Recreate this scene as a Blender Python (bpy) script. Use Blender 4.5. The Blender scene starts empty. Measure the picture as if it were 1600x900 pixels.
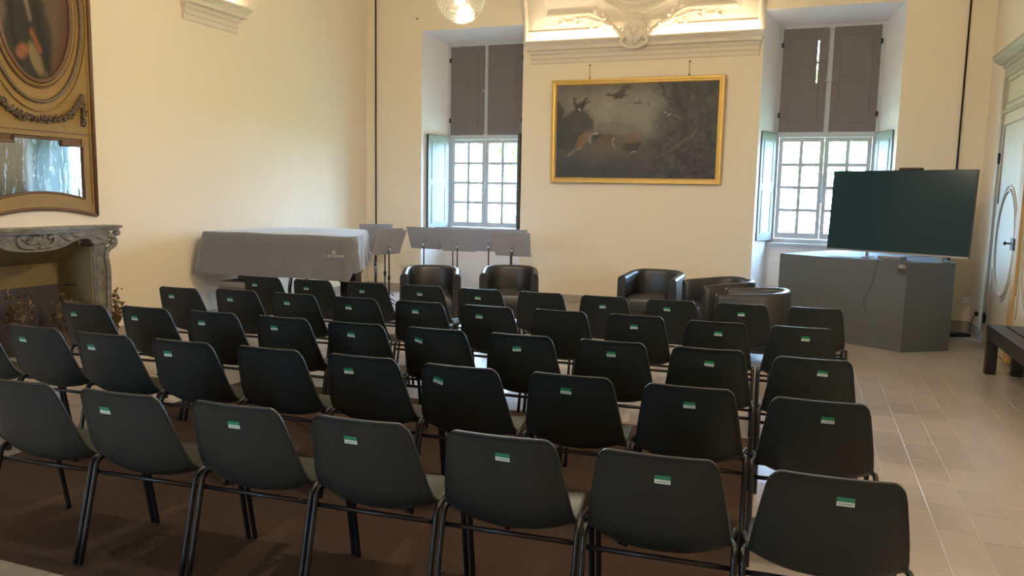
import bpy, bmesh, math, random
import numpy as np
from mathutils import Vector, Matrix

random.seed(7)
rng = np.random.default_rng(7)
sc = bpy.context.scene
COL = sc.collection
PI = math.pi

# ------------------------------------------------------------------ camera
F_PX = 1212.4
yaw, pitch, roll = math.radians(-20.78), math.radians(6.89), math.radians(1.127)
fwd = Vector((math.sin(yaw)*math.cos(pitch), math.cos(yaw)*math.cos(pitch), -math.sin(pitch)))
rgt = Vector((math.cos(yaw), -math.sin(yaw), 0))
upv = rgt.cross(fwd)
r2 = math.cos(roll)*rgt + math.sin(roll)*upv
u2 = -math.sin(roll)*rgt + math.cos(roll)*upv
cam_d = bpy.data.cameras.new('camera')
cam_d.sensor_width = 36.0
cam_d.lens = F_PX/1600*36.0
cam_d.clip_end = 500
cam = bpy.data.objects.new('camera', cam_d)
COL.objects.link(cam)
m = Matrix.Identity(4)
for i in range(3):
    m[i][0], m[i][1], m[i][2] = r2[i], u2[i], -fwd[i]
m[0][3], m[1][3], m[2][3] = 0, 0, 1.6
cam.matrix_world = m
sc.camera = cam

# ------------------------------------------------------------------ world, sun, exposure
SKY_STRENGTH = 38.0
LED_STRENGTH = 20.0
world = bpy.data.worlds.new('sky')
sc.world = world
world.use_nodes = True
wn = world.node_tree.nodes
wn['Background'].inputs[0].default_value = (0.43, 0.665, 1.0, 1)
wn['Background'].inputs[1].default_value = SKY_STRENGTH
sun_d = bpy.data.lights.new('sun', 'SUN')
sun_d.energy = 45.0
sun_d.angle = 0.01
sun_d.color = (1.0, 0.95, 0.85)
sun = bpy.data.objects.new('sun', sun_d)
COL.objects.link(sun)
sun.rotation_euler = Vector((0.55, 0.10, -0.83)).to_track_quat('-Z', 'Y').to_euler()
sun.location = (-20, 10, 30)
sc.view_settings.view_transform = 'Standard'
sc.view_settings.look = 'None'
sc.view_settings.gamma = 1.0
sc.view_settings.use_curve_mapping = False
sc.view_settings.exposure = 1.18

# ------------------------------------------------------------------ materials
MATS = {}
def s2l(c):
    return tuple((x/12.92 if x <= 0.04045 else ((x+0.055)/1.055)**2.4) for x in c)
def rgb(r, g, b):
    return s2l((r/255, g/255, b/255))
def mat(name, color, rough=0.6, metal=0.0, noise=None, bump=None, spec=0.5, coat=0.0, emit=None, alpha=None, rand=0.0, island=0.0, sheen=0.0):
    """noise = (scale, amount, second colour); bump = (scale, strength, detail)"""
    if name in MATS: return MATS[name]
    M = bpy.data.materials.new(name); M.use_nodes = True
    N, L = M.node_tree.nodes, M.node_tree.links
    b = N['Principled BSDF']
    b.inputs['Roughness'].default_value = rough
    b.inputs['Metallic'].default_value = metal
    b.inputs['Specular IOR Level'].default_value = spec
    b.inputs['Coat Weight'].default_value = coat
    if sheen:
        b.inputs['Sheen Weight'].default_value = sheen
    b.inputs['Base Color'].default_value = (*color, 1)
    out = None
    tc = N.new('ShaderNodeTexCoord')
    if noise:
        n = N.new('ShaderNodeTexNoise'); n.inputs['Scale'].default_value = noise[0]; n.inputs['Detail'].default_value = 6
        n.inputs['Roughness'].default_value = 0.65
        L.new(tc.outputs['Object'], n.inputs['Vector'])
        r = N.new('ShaderNodeValToRGB'); r.color_ramp.elements[0].position = 0.5-noise[1]/2; r.color_ramp.elements[1].position = 0.5+noise[1]/2
        r.color_ramp.elements[0].color = (*color, 1); r.color_ramp.elements[1].color = (*noise[2], 1)
        L.new(n.outputs['Fac'], r.inputs['Fac']); out = r.outputs['Color']
    if rand or island:
        hs = N.new('ShaderNodeHueSaturation')
        if out: L.new(out, hs.inputs['Color'])
        else: hs.inputs['Color'].default_value = (*color, 1)
        add = None
        if rand:
            oi = N.new('ShaderNodeObjectInfo')
            mr = N.new('ShaderNodeMapRange'); mr.inputs['To Min'].default_value = 1-rand; mr.inputs['To Max'].default_value = 1+rand
            L.new(oi.outputs['Random'], mr.inputs['Value']); add = mr.outputs['Result']
        if island:
            ge = N.new('ShaderNodeNewGeometry')
            m2 = N.new('ShaderNodeMapRange'); m2.inputs['To Min'].default_value = 1-island; m2.inputs['To Max'].default_value = 1+island
            L.new(ge.outputs['Random Per Island'], m2.inputs['Value'])
            if add:
                mm = N.new('ShaderNodeMath'); mm.operation = 'MULTIPLY'; L.new(add, mm.inputs[0]); L.new(m2.outputs['Result'], mm.inputs[1]); add = mm.outputs[0]
            else: add = m2.outputs['Result']
        L.new(add, hs.inputs['Value']); out = hs.outputs['Color']
    if out: L.new(out, b.inputs['Base Color'])
    if bump:
        n = N.new('ShaderNodeTexNoise'); n.inputs['Scale'].default_value = bump[0]; n.inputs['Detail'].default_value = bump[2] if len(bump) > 2 else 4
        L.new(tc.outputs['Object'], n.inputs['Vector'])
        bp = N.new('ShaderNodeBump'); bp.inputs['Strength'].default_value = bump[1]; bp.inputs['Distance'].default_value = 0.01
        L.new(n.outputs['Fac'], bp.inputs['Height']); L.new(bp.outputs['Normal'], b.inputs['Normal'])
    if emit:
        b.inputs['Emission Color'].default_value = (*emit[0], 1); b.inputs['Emission Strength'].default_value = emit[1]
    MATS[name] = M
    return M

def attr_mat(name, rough=0.5, spec=0.5, bump=None):
    if name in MATS: return MATS[name]
    M = bpy.data.materials.new(name); M.use_nodes = True
    N, L = M.node_tree.nodes, M.node_tree.links
    b = N['Principled BSDF']; b.inputs['Roughness'].default_value = rough; b.inputs['Specular IOR Level'].default_value = spec
    a = N.new('ShaderNodeAttribute'); a.attribute_name = 'paint'
    L.new(a.outputs['Color'], b.inputs['Base Color'])
    if bump:
        tc = N.new('ShaderNodeTexCoord'); n = N.new('ShaderNodeTexNoise'); n.inputs['Scale'].default_value = bump[0]
        L.new(tc.outputs['Object'], n.inputs['Vector'])
        bp = N.new('ShaderNodeBump'); bp.inputs['Strength'].default_value = bump[1]; bp.inputs['Distance'].default_value = 0.003
        L.new(n.outputs['Fac'], bp.inputs['Height']); L.new(bp.outputs['Normal'], b.inputs['Normal'])
    MATS[name] = M
    return M

def glass_mat(name, tint=(1, 1, 1), gloss=0.06, rough=0.02):
    M = bpy.data.materials.new(name); M.use_nodes = True
    N, L = M.node_tree.nodes, M.node_tree.links
    N.remove(N['Principled BSDF'])
    t = N.new('ShaderNodeBsdfTransparent'); t.inputs[0].default_value = (*tint, 1)
    g = N.new('ShaderNodeBsdfGlossy'); g.inputs['Roughness'].default_value = rough
    mx = N.new('ShaderNodeMixShader'); mx.inputs[0].default_value = gloss
    L.new(t.outputs[0], mx.inputs[1]); L.new(g.outputs[0], mx.inputs[2]); L.new(mx.outputs[0], N['Material Output'].inputs['Surface'])
    MATS[name] = M
    return M

PLASTER = mat('wall_plaster', (0.80, 0.70, 0.54), 0.92, noise=(0.7, 0.9, (0.84, 0.735, 0.57)), bump=(9, 0.12, 6), spec=0.2)
PLASTER_W = mat('reveal_plaster', (0.78, 0.75, 0.73), 0.9, noise=(1.5, 0.8, (0.81, 0.78, 0.76)), spec=0.2)
STUCCO = mat('stucco_white', (0.80, 0.735, 0.62), 0.85, noise=(5, 0.7, (0.74, 0.665, 0.545)), spec=0.25, bump=(30, 0.1))
CORNICE = mat('cornice_plaster', (0.70, 0.61, 0.48), 0.85, noise=(4, 0.7, (0.75, 0.66, 0.53)), spec=0.25)
SKIRT = mat('skirting_stone', (0.42, 0.36, 0.29), 0.55, noise=(6, 0.7, (0.36, 0.31, 0.26)))
TILE = mat('stone_tile', (0.42, 0.370, 0.343), 0.30, noise=(7, 0.8, (0.37, 0.325, 0.302)), bump=(22, 0.10, 5), rand=0.07, island=0.03)
TILEF = mat('stone_tile_field', (0.42, 0.370, 0.343), 0.30, noise=(7, 0.8, (0.37, 0.325, 0.302)), bump=(22, 0.10, 5), island=0.09)
MORTAR = mat('mortar_joint', (0.52, 0.48, 0.42), 0.5)
CARPET = mat('carpet_brown', (0.066, 0.042, 0.030), 0.95, noise=(90, 0.5, (0.100, 0.066, 0.049)), bump=(260, 0.7, 3), spec=0.05)
WINWOOD = mat('window_paint', (0.50, 0.545, 0.59), 0.55, noise=(10, 0.6, (0.45, 0.49, 0.53)))  # light grey paint with the blue of window glare mixed in
SHUT = mat('shutter_paint_pale', (0.27, 0.285, 0.27), 0.6, noise=(8, 0.6, (0.23, 0.245, 0.23)), bump=(18, 0.1))
SHUTDK = mat('shutter_wood_dark', (0.150, 0.130, 0.130), 0.7, noise=(6, 0.8, (0.185, 0.165, 0.162)), bump=(20, 0.2))
EDGEDK = mat('shutter_edge_dark', (0.055, 0.06, 0.05), 0.6)
IRON = mat('black_iron', (0.02, 0.018, 0.016), 0.5, metal=0.6)
GLASS = glass_mat('window_glass', (0.97, 0.99, 0.985), 0.05)
PLASTIC = mat('chair_plastic', (0.0135, 0.0185, 0.0170), 0.42, noise=(14, 0.8, (0.0175, 0.0225, 0.0210)), bump=(140, 0.10, 2), spec=0.42)  # near-black plastic, slight teal of lens haze put into the colour
TUBE = mat('chair_tube', (0.008, 0.008, 0.009), 0.36, metal=0.0, coat=0.0, spec=0.45)
STGREEN = mat('sticker_green', (0.025, 0.25, 0.12), 0.4)
STWHITE = mat('sticker_white', (0.72, 0.82, 0.75), 0.4)
STINK = mat('sticker_ink', (0.12, 0.22, 0.16), 0.5)
LEATHER = mat('leatherette_black', (0.020, 0.021, 0.022), 0.36, noise=(20, 0.7, (0.026, 0.027, 0.028)), bump=(70, 0.12, 4), spec=0.55)
BLACKLAC = mat('piano_black', (0.008, 0.008, 0.009), 0.12, coat=0.5)
BRASS = mat('brass', (0.70, 0.50, 0.20), 0.3, metal=1.0)
COVER = mat('cover_cloth', (0.135, 0.132, 0.130), 0.9, noise=(3, 0.8, (0.165, 0.162, 0.16)), bump=(6, 0.55, 6), sheen=0.5, spec=0.2)
LOGO = mat('logo_thread', (0.50, 0.47, 0.40), 0.7)
UPHOL = mat('bench_upholstery', (0.20, 0.175, 0.15), 0.9, noise=(60, 0.6, (0.16, 0.14, 0.12)))
STEEL = mat('stand_grey', (0.33, 0.325, 0.35), 0.45, metal=0.1, noise=(20, 0.6, (0.36, 0.355, 0.38)))
STEELDK = mat('stand_pole', (0.035, 0.035, 0.04), 0.35, metal=0.4)
CHROME = mat('chrome', (0.7, 0.7, 0.72), 0.15, metal=1.0)
PODIUM = mat('podium_paint', (0.112, 0.125, 0.136), 0.7, spec=0.12, noise=(3, 0.8, (0.122, 0.136, 0.148)), bump=(60, 0.05))  # dark grey paint, tinted bluer for the veil of lens haze
TVBODY = mat('tv_body', (0.012, 0.012, 0.013), 0.4)
TVSCREEN = mat('tv_screen', (0.008, 0.036, 0.052), 0.16, spec=0.35)  # teal of bluish reflections and lens haze put into the screen colour
TVEDGE = mat('tv_edge', (0.35, 0.36, 0.38), 0.3, metal=0.8)
WHITEPL = mat('white_plastic', (0.78, 0.77, 0.74), 0.4)
GOLD = mat('gold_leaf', (0.62, 0.40, 0.10), 0.42, metal=0.55, noise=(12, 0.7, (0.74, 0.50, 0.17)), bump=(40, 0.15))
GILT = mat('gilt_ochre', (0.25, 0.15, 0.036), 0.55, metal=0.1, noise=(7, 0.7, (0.33, 0.205, 0.058)), bump=(30, 0.2))
GILTDK = mat('gilt_worn_brown', (0.13, 0.066, 0.028), 0.55, metal=0.1, noise=(16, 0.8, (0.19, 0.10, 0.045)), bump=(60, 0.3))
GILTCARVE = mat('carved_gilt_dark', (0.085, 0.06, 0.04), 0.5, metal=0.2, noise=(40, 0.7, (0.24, 0.17, 0.10)), bump=(60, 0.4))
OVALBR = mat('oval_frame_brown', (0.12, 0.055, 0.03), 0.45, noise=(15, 0.8, (0.17, 0.085, 0.045)))
MARBLE = mat('green_grey_marble', (0.075, 0.066, 0.048), 0.35, noise=(14, 0.5, (0.27, 0.24, 0.185)), bump=(30, 0.1), spec=0.5)
HEARTH_O = mat('hearth_ochre', (0.26, 0.19, 0.085), 0.85, noise=(5, 0.8, (0.19, 0.14, 0.07)), bump=(15, 0.3))
HEARTH_D = mat('hearth_slate', (0.075, 0.068, 0.075), 0.8, noise=(8, 0.8, (0.055, 0.05, 0.055)))
DRYLEAF = mat('dry_leaf', (0.17, 0.11, 0.055), 0.85, island=0.45)
DRYTWIG = mat('dry_twig', (0.12, 0.075, 0.04), 0.85)
DOORP = mat('door_paint', (0.64, 0.57, 0.43), 0.55, noise=(2.5, 0.6, (0.55, 0.51, 0.38)), bump=(16, 0.12))
DOORM = mat('door_moulding', (0.46, 0.40, 0.31), 0.55, noise=(6, 0.7, (0.38, 0.33, 0.25)))
DOORO = mat('door_ochre_wood', (0.50, 0.33, 0.13), 0.55, noise=(5, 0.7, (0.42, 0.27, 0.10)))
BENCHW = mat('bench_dark_wood', (0.016, 0.013, 0.012), 0.4, noise=(10, 0.7, (0.024, 0.019, 0.017)))
CABLE = mat('cable_black', (0.012, 0.012, 0.013), 0.5)
LAWN = mat('lawn_grass', (0.10, 0.15, 0.045), 0.9, noise=(0.6, 0.7, (0.14, 0.19, 0.06)))
LEAFG = mat('tree_leaf', (0.10, 0.22, 0.035), 0.8, island=0.4)
BARK = mat('tree_bark', (0.10, 0.075, 0.05), 0.9)

def mirror_mat():
    M = bpy.data.materials.new('aged_mirror'); M.use_nodes = True
    N, L = M.node_tree.nodes, M.node_tree.links
    b = N['Principled BSDF']
    tc = N.new('ShaderNodeTexCoord')
    mp = N.new('ShaderNodeMapping'); mp.inputs['Scale'].default_value = (3.2, 1, 0.55)
    L.new(tc.outputs['Object'], mp.inputs['Vector'])
    n = N.new('ShaderNodeTexNoise'); n.inputs['Scale'].default_value = 6.5; n.inputs['Detail'].default_value = 9; n.inputs['Roughness'].default_value = 0.72
    L.new(mp.outputs['Vector'], n.inputs['Vector'])
    r = N.new('ShaderNodeValToRGB'); r.color_ramp.elements[0].position = 0.54; r.color_ramp.elements[1].position = 0.66
    L.new(n.outputs['Fac'], r.inputs['Fac'])
    mx = N.new('ShaderNodeMix'); mx.data_type = 'RGBA'
    mx.inputs[6].default_value = (0.50, 0.56, 0.57, 1); mx.inputs[7].default_value = (0.20, 0.185, 0.15, 1)
    L.new(r.outputs['Color'], mx.inputs[0]); L.new(mx.outputs[2], b.inputs['Base Color'])
    mm = N.new('ShaderNodeMapRange'); mm.inputs['To Min'].default_value = 1.0; mm.inputs['To Max'].default_value = 0.25
    L.new(r.outputs['Color'], mm.inputs['Value']); L.new(mm.outputs['Result'], b.inputs['Metallic'])
    m3 = N.new('ShaderNodeMapRange'); m3.inputs['To Min'].default_value = 0.045; m3.inputs['To Max'].default_value = 0.55
    L.new(r.outputs['Color'], m3.inputs['Value']); L.new(m3.outputs['Result'], b.inputs['Roughness'])
    MATS['aged_mirror'] = M
    return M
MIRROR = mirror_mat()

def emit_mat(name, color, strength):
    M = bpy.data.materials.new(name); M.use_nodes = True
    N, L = M.node_tree.nodes, M.node_tree.links
    N.remove(N['Principled BSDF'])
    e = N.new('ShaderNodeEmission'); e.inputs[0].default_value = (*color, 1); e.inputs[1].default_value = strength
    L.new(e.outputs[0], N['Material Output'].inputs['Surface'])
    MATS[name] = M
    return M
LED = emit_mat('led_strip_light', (1.0, 0.80, 0.56), LED_STRENGTH)
BULB = emit_mat('bulb_light', (1.0, 0.82, 0.63), 880.0)
BULB_FILL = emit_mat('bulb_light_fill', (1.0, 0.82, 0.63), 900.0)  # bulb of the added pendant out of view

def globe_mat():
    M = bpy.data.materials.new('ribbed_globe_glass'); M.use_nodes = True
    N, L = M.node_tree.nodes, M.node_tree.links
    N.remove(N['Principled BSDF'])
    tc = N.new('ShaderNodeTexCoord')
    mp = N.new('ShaderNodeMapping'); mp.inputs['Rotation'].default_value = (0.5, 0.35, 0.2)
    L.new(tc.outputs['Object'], mp.inputs['Vector'])
    w = N.new('ShaderNodeTexWave'); w.inputs['Scale'].default_value = 14; w.inputs['Distortion'].default_value = 1.2; w.bands_direction = 'Z'
    L.new(mp.outputs['Vector'], w.inputs['Vector'])
    bp = N.new('ShaderNodeBump'); bp.inputs['Strength'].default_value = 0.9; bp.inputs['Distance'].default_value = 0.01
    L.new(w.outputs['Fac'], bp.inputs['Height'])
    t = N.new('ShaderNodeBsdfTransparent'); t.inputs[0].default_value = (0.93, 0.94, 0.90, 1)
    g = N.new('ShaderNodeBsdfGlossy'); g.inputs['Roughness'].default_value = 0.08; g.inputs['Color'].default_value = (0.95, 0.97, 0.90, 1)
    tr = N.new('ShaderNodeBsdfTranslucent'); tr.inputs['Color'].default_value = (0.9, 0.92, 0.85, 1)
    L.new(bp.outputs['Normal'], g.inputs['Normal']); L.new(bp.outputs['Normal'], tr.inputs['Normal'])
    lw = N.new('ShaderNodeLayerWeight'); lw.inputs['Blend'].default_value = 0.22; L.new(bp.outputs['Normal'], lw.inputs['Normal'])
    m1 = N.new('ShaderNodeMixShader'); L.new(lw.outputs['Facing'], m1.inputs[0]); L.new(t.outputs[0], m1.inputs[1]); L.new(g.outputs[0], m1.inputs[2])
    m2 = N.new('ShaderNodeMixShader'); m2.inputs[0].default_value = 0.0015; L.new(m1.outputs[0], m2.inputs[1]); L.new(tr.outputs[0], m2.inputs[2])
    L.new(m2.outputs[0], N['Material Output'].inputs['Surface'])
    return M
GLOBE = globe_mat()

# ------------------------------------------------------------------ mesh helpers
class MB:
    def __init__(s): s.v, s.f, s.smooth = [], [], []
    def add(s, vs, fs, smooth=False):
        o = len(s.v); s.v += [tuple(p) for p in vs]
        for f in fs: s.f.append(tuple(i+o for i in f)); s.smooth.append(smooth)
        return s
    def box(s, a, b, bev=0.0):
        (x0, y0, z0), (x1, y1, z1) = a, b
        if bev <= 0:
            return s.add([(x0,y0,z0),(x1,y0,z0),(x1,y1,z0),(x0,y1,z0),(x0,y0,z1),(x1,y0,z1),(x1,y1,z1),(x0,y1,z1)],
                [(0,3,2,1),(4,5,6,7),(0,1,5,4),(1,2,6,5),(2,3,7,6),(3,0,4,7)])
        bm = bmesh.new()
        vs = [bm.verts.new(p) for p in [(x0,y0,z0),(x1,y0,z0),(x1,y1,z0),(x0,y1,z0),(x0,y0,z1),(x1,y0,z1),(x1,y1,z1),(x0,y1,z1)]]
        for f in [(0,3,2,1),(4,5,6,7),(0,1,5,4),(1,2,6,5),(2,3,7,6),(3,0,4,7)]: bm.faces.new([vs[i] for i in f])
        bmesh.ops.bevel(bm, geom=bm.edges[:], offset=bev, segments=2, affect='EDGES', profile=0.5)
        bm.verts.index_update()
        s.add([v.co[:] for v in bm.verts], [[v.index for v in f.verts] for f in bm.faces])
        bm.free()
        return s
    def tube(s, pts, r, n=8, closed=False, caps=True):
        pts = [Vector(p) for p in pts]; k = len(pts)
        rr = r if isinstance(r, (list, tuple)) else [r]*k
        vs, fs = [], []
        prev = None
        for i, p in enumerate(pts):
            if closed: t = (pts[(i+1) % k]-pts[i-1]).normalized()
            else: t = (pts[min(i+1, k-1)]-pts[max(i-1, 0)]).normalized()
            if prev is None:
                a = t.orthogonal().normalized()
            else:
                a = prev-t*prev.dot(t)
                a = a.normalized() if a.length > 1e-6 else t.orthogonal().normalized()
            prev = a; b = t.cross(a)
            for j in range(n):
                th = 2*PI*j/n
                vs.append(p+(a*math.cos(th)+b*math.sin(th))*rr[i])
        for i in range(k if closed else k-1):
            for j in range(n):
                i2 = (i+1) % k
                fs.append((i*n+j, i*n+(j+1) % n, i2*n+(j+1) % n, i2*n+j))
        s.add(vs, fs, True)
        if caps and not closed:
            s.add(vs[:n], [tuple(range(n))[::-1]]); s.add(vs[-n:], [tuple(range(n))])
        return s
    def grid(s, P, smooth=True, closed_u=False):
        """P[i][j] points"""
        nu, nv = len(P), len(P[0])
        vs = [p for row in P for p in row]; fs = []
        for i in range(nu if closed_u else nu-1):
            for j in range(nv-1):
                i2 = (i+1) % nu
                fs.append((i*nv+j, i2*nv+j, i2*nv+j+1, i*nv+j+1))
        return s.add(vs, fs, smooth)
    def prism(s, poly, z0, z1, ax='z'):
        """poly 2-D list extruded along axis: z -> (x,y); y -> (x,z); x -> (y,z)"""
        def P(p, h):
            return {'z': (p[0], p[1], h), 'y': (p[0], h, p[1]), 'x': (h, p[0], p[1])}[ax]
        n = len(poly)
        vs = [P(p, z0) for p in poly]+[P(p, z1) for p in poly]
        fs = [tuple(range(n))[::-1], tuple(range(n, 2*n))]+[(i, (i+1) % n, n+(i+1) % n, n+i) for i in range(n)]
        return s.add(vs, fs)
    def lathe(s, prof, n=24, c=(0, 0, 0), ax='z'):
        P = []
        for r, h in prof:
            row = []
            for j in range(n+1):
                th = 2*PI*j/n
                if ax == 'z': row.append((c[0]+r*math.cos(th), c[1]+r*math.sin(th), c[2]+h))
                elif ax == 'x': row.append((c[0]+h, c[1]+r*math.cos(th), c[2]+r*math.sin(th)))
                else: row.append((c[0]+r*math.cos(th), c[1]+h, c[2]+r*math.sin(th)))
            P.append(row)
        return s.grid(P)
    def ell(s, c, r, nu=12, nv=8, rot=None):
        P = []
        for i in range(nv+1):
            ph = PI*i/nv; row = []
            for j in range(nu+1):
                th = 2*PI*j/nu
                p = Vector((r[0]*math.sin(ph)*math.cos(th), r[1]*math.sin(ph)*math.sin(th), r[2]*math.cos(ph)))
                if rot: p = rot @ p
                row.append(tuple(p+Vector(c)))
            P.append(row)
        return s.grid(P)
    def mesh(s, name, material, merge=True):
        me = bpy.data.meshes.new(name)
        me.from_pydata(s.v, [], s.f)
        me.polygons.foreach_set('use_smooth', s.smooth)
        bm = bmesh.new(); bm.from_mesh(me)
        if merge: bmesh.ops.remove_doubles(bm, verts=bm.verts, dist=1e-5)
        bmesh.ops.recalc_face_normals(bm, faces=bm.faces)
        bm.to_mesh(me); bm.free()
        if material: me.materials.append(material)
        return me
    def build(s, name, material, parent=None, merge=True):
        o = bpy.data.objects.new(name, s.mesh(name, material, merge))
        COL.objects.link(o)
        if parent: o.parent = parent
        return o

def empty(name, loc=(0, 0, 0), rz=0.0):
    o = bpy.data.objects.new(name, None); COL.objects.link(o)
    o.location = loc; o.rotation_euler = (0, 0, rz); o.empty_display_size = 0.1
    return o
def tag(o, label=None, cat=None, group=None, kind=None):
    if label: o['label'] = label
    if cat: o['category'] = cat
    if group: o['group'] = group
    if kind: o['kind'] = kind
    return o
def struct(o, label=None):
    o['kind'] = 'structure'
    if label: o['label'] = label
    return o
def kids(o): return [c for c in bpy.data.objects if c.parent == o]
def copy_tree(o, parent=None):
    c = o.copy(); COL.objects.link(c); c.parent = parent
    for ch in kids(o): copy_tree(ch, c)
    return c
def bez(pts, n=8):
    """Catmull-Rom through points"""
    P = [Vector(p) for p in pts]; out = []
    for i in range(len(P)-1):
        p0, p1, p2, p3 = P[max(i-1, 0)], P[i], P[i+1], P[min(i+2, len(P)-1)]
        for k in range(n):
            t = k/n
            out.append(0.5*((2*p1)+(-p0+p2)*t+(2*p0-5*p1+4*p2-p3)*t*t+(-p0+3*p1-3*p2+p3)*t**3))
    out.append(P[-1]); return out

# ------------------------------------------------------------------ room dimensions
XL, XR, YB, YR, ZC = -6.85, 1.98, 11.2, -4.0, 5.4
YW = YB+0.60                      # plane of the back window frames
WIN = (-4.99, 0.14)               # window axes

# ------------------------------------------------------------------ floor
fl = struct(MB().box((XL-0.4, YR-0.4, -0.2), (XR+0.4, YB+0.9, -0.0022)).build('floor', MORTAR), 'beige stone tile floor with pale joints')
TW, TL, J = 0.186, 0.372, 0.0035
tile_me = MB().box((-TW/2+J/2, -TL/2+J/2, -0.012), (TW/2-J/2, TL/2-J/2, 0.0), 0.0012).mesh('tile', TILE)
cells = []
x0 = XR
i = 0
while x0-i*TW > XL-0.02:
    xc = x0-(i+0.5)*TW
    off = (i % 2)*TL/2+0.05*((i*7) % 3)
    jn = 0
    y = YR-TL+off
    while y < YB+0.7:
        yc = y+TL/2
        inside = xc > XL and yc < YB+0.05 and yc > YR
        niche = yc >= YB+0.05 and any(abs(xc-w) < 0.72 for w in WIN) and yc < YW+0.1
        if inside or niche: cells.append((xc, yc))
        y += TL
    i += 1
def vis_score(c):
    x, y = c
    if y < 1.6: return -1
    sx = F_PX*1.0
    d = (Vector((x, y, 0))-Vector((0, 0, 1.6)))
    dep = d.dot(fwd)
    if dep < 0.5: return -1
    u = 800+F_PX*d.dot(r2)/dep; v = 450-F_PX*d.dot(u2)/dep
    if u < -30 or u > 1630 or v > 930: return -1
    if -4.2 < x < -0.35 and 2.25 < y < 5.2: return -1     # under the carpet
    return (3.0 if x > -0.25 else 1.0)/dep
order = sorted(cells, key=vis_score, reverse=True)
single = order[:300]; rest = order[300:]
for c in single:
    o = bpy.data.objects.new('tile', tile_me); COL.objects.link(o); o.parent = fl
    o.location = (c[0], c[1], random.uniform(-0.0009, 0.0006))
mb = MB()
for c in rest:
    z = random.uniform(-0.0009, 0.0006)
    mb.box((c[0]-TW/2+J/2, c[1]-TL/2+J/2, -0.012), (c[0]+TW/2-J/2, c[1]+TL/2-J/2, z))
tf = mb.build('tile_field', TILEF, fl, merge=False); tf['kind'] = 'stuff'

# carpet under the chairs
cp = MB()
cpoly = [(-4.34, 2.17), (-0.19, 2.22), (-0.20, 5.30), (-4.36, 5.25)]
NX, NY = 60, 44
top = [[(cpoly[0][0]*(1-a)*(1-b)+cpoly[1][0]*a*(1-b)+cpoly[2][0]*a*b+cpoly[3][0]*(1-a)*b,
         cpoly[0][1]*(1-a)*(1-b)+cpoly[1][1]*a*(1-b)+cpoly[2][1]*a*b+cpoly[3][1]*(1-a)*b,
         0.009 if 0 < ii < NX and 0 < jj < NY else 0.0008)
        for jj, b in enumerate(np.linspace(0, 1, NY+1))] for ii, a in enumerate(np.linspace(0, 1, NX+1))]
cp.grid(top)
cpo = cp.build('carpet', CARPET)
tag(cpo, 'large dark brown short-pile carpet under the rows of chairs', 'carpet')

# ------------------------------------------------------------------ walls
def niche_wall(name, wins, yf, sgn, material, label):
    """wall whose inner face is y=yf; sgn=+1 when the wall body lies towards +y"""
    mb = MB()
    def yy(d): return yf+sgn*d
    edges = [XL-0.3]
    fh, bh = 0.85, 0.68
    for w in wins: edges += [w-fh, w+fh]
    edges.append(XR+0.3)
    for k in range(0, len(edges), 2):
        a, b = edges[k], edges[k+1]
        la = a if k == 0 else a-(fh-bh)
        rb = b if k+2 == len(edges) else b+(fh-bh)
        mb.prism([(a, yy(0)), (b, yy(0)), (rb, yy(0.60)), (rb, yy(0.9)), (la, yy(0.9)), (la, yy(0.60))], 0, ZC)
    for w in wins:
        mb.prism([(yy(0), 4.11), (yy(0.60), 4.0), (yy(0.9), 4.0), (yy(0.9), ZC), (yy(0), ZC)], w-fh, w+fh, 'x')
        mb.box((w-bh-0.02, min(yy(0.58), yy(0.9)), 0), (w+bh+0.02, max(yy(0.58), yy(0.9)), 0.965))
    o = mb.build(name, material, merge=False)
    o.data.materials.append(PLASTER_W)
    for p_ in o.data.polygons:       # white limewash inside the niches
        c_ = p_.center
        if sgn*(c_[1]-yf) > 0.02 and any(abs(c_[0]-w) < 0.9 for w in wins): p_.material_index = 1
    return struct(o, label)
wall_back = niche_wall('wall_back', WIN, YB, 1, PLASTER, 'cream plaster wall with the two deep window niches')
wall_rear = niche_wall('wall_rear', (WIN[0],), YR, -1, PLASTER, 'cream plaster wall behind the seating')
FPY = 5.12
FY0, FY1, FZ = FPY-0.62, FPY+0.62, 1.04        # hearth opening
mb = MB()
mb.box((XL-0.4, YR-0.9, 0), (XL, FY0, ZC)); mb.box((XL-0.4, FY1, 0), (XL, YB+0.9, ZC)); mb.box((XL-0.4, FY0, FZ), (XL, FY1, ZC))
wall_left = struct(mb.build('wall_left', PLASTER, merge=False), 'cream plaster wall with the fireplace')
wall_right = struct(MB().box((XR, YR-0.9, 0), (XR+0.3, YB+0.9, ZC)).build('wall_right', PLASTER), 'cream plaster wall with the painted door')
ceiling = struct(MB().box((XL-0.4, YR-0.9, ZC), (XR+0.4, YB+0.9, ZC+0.2)).build('ceiling', STUCCO), 'plain cream ceiling above the coves')
for nm, segs in (('baseboard_back', [((XL, YB-0.018), (WIN[0]-0.85, YB)), ((WIN[0]+0.85, YB-0.018), (WIN[1]-0.85, YB)), ((WIN[1]+0.85, YB-0.018), (XR, YB))]),
                 ('baseboard_left', [((XL, FY1+0.17), (XL+0.018, YB-0.018)), ((XL, YR), (XL+0.018, FY0-0.17))]),
                 ('baseboard_right', [((XR-0.018, 10.26), (XR, YB-0.018)), ((XR-0.018, YR), (XR, 7.6))])):
    mb = MB()
    for a, b in segs: mb.box((a[0], a[1], 0.0), (b[0], b[1], 0.112), 0.004)
    struct(mb.build(nm, SKIRT, merge=False), 'low grey stone skirting')

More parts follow.
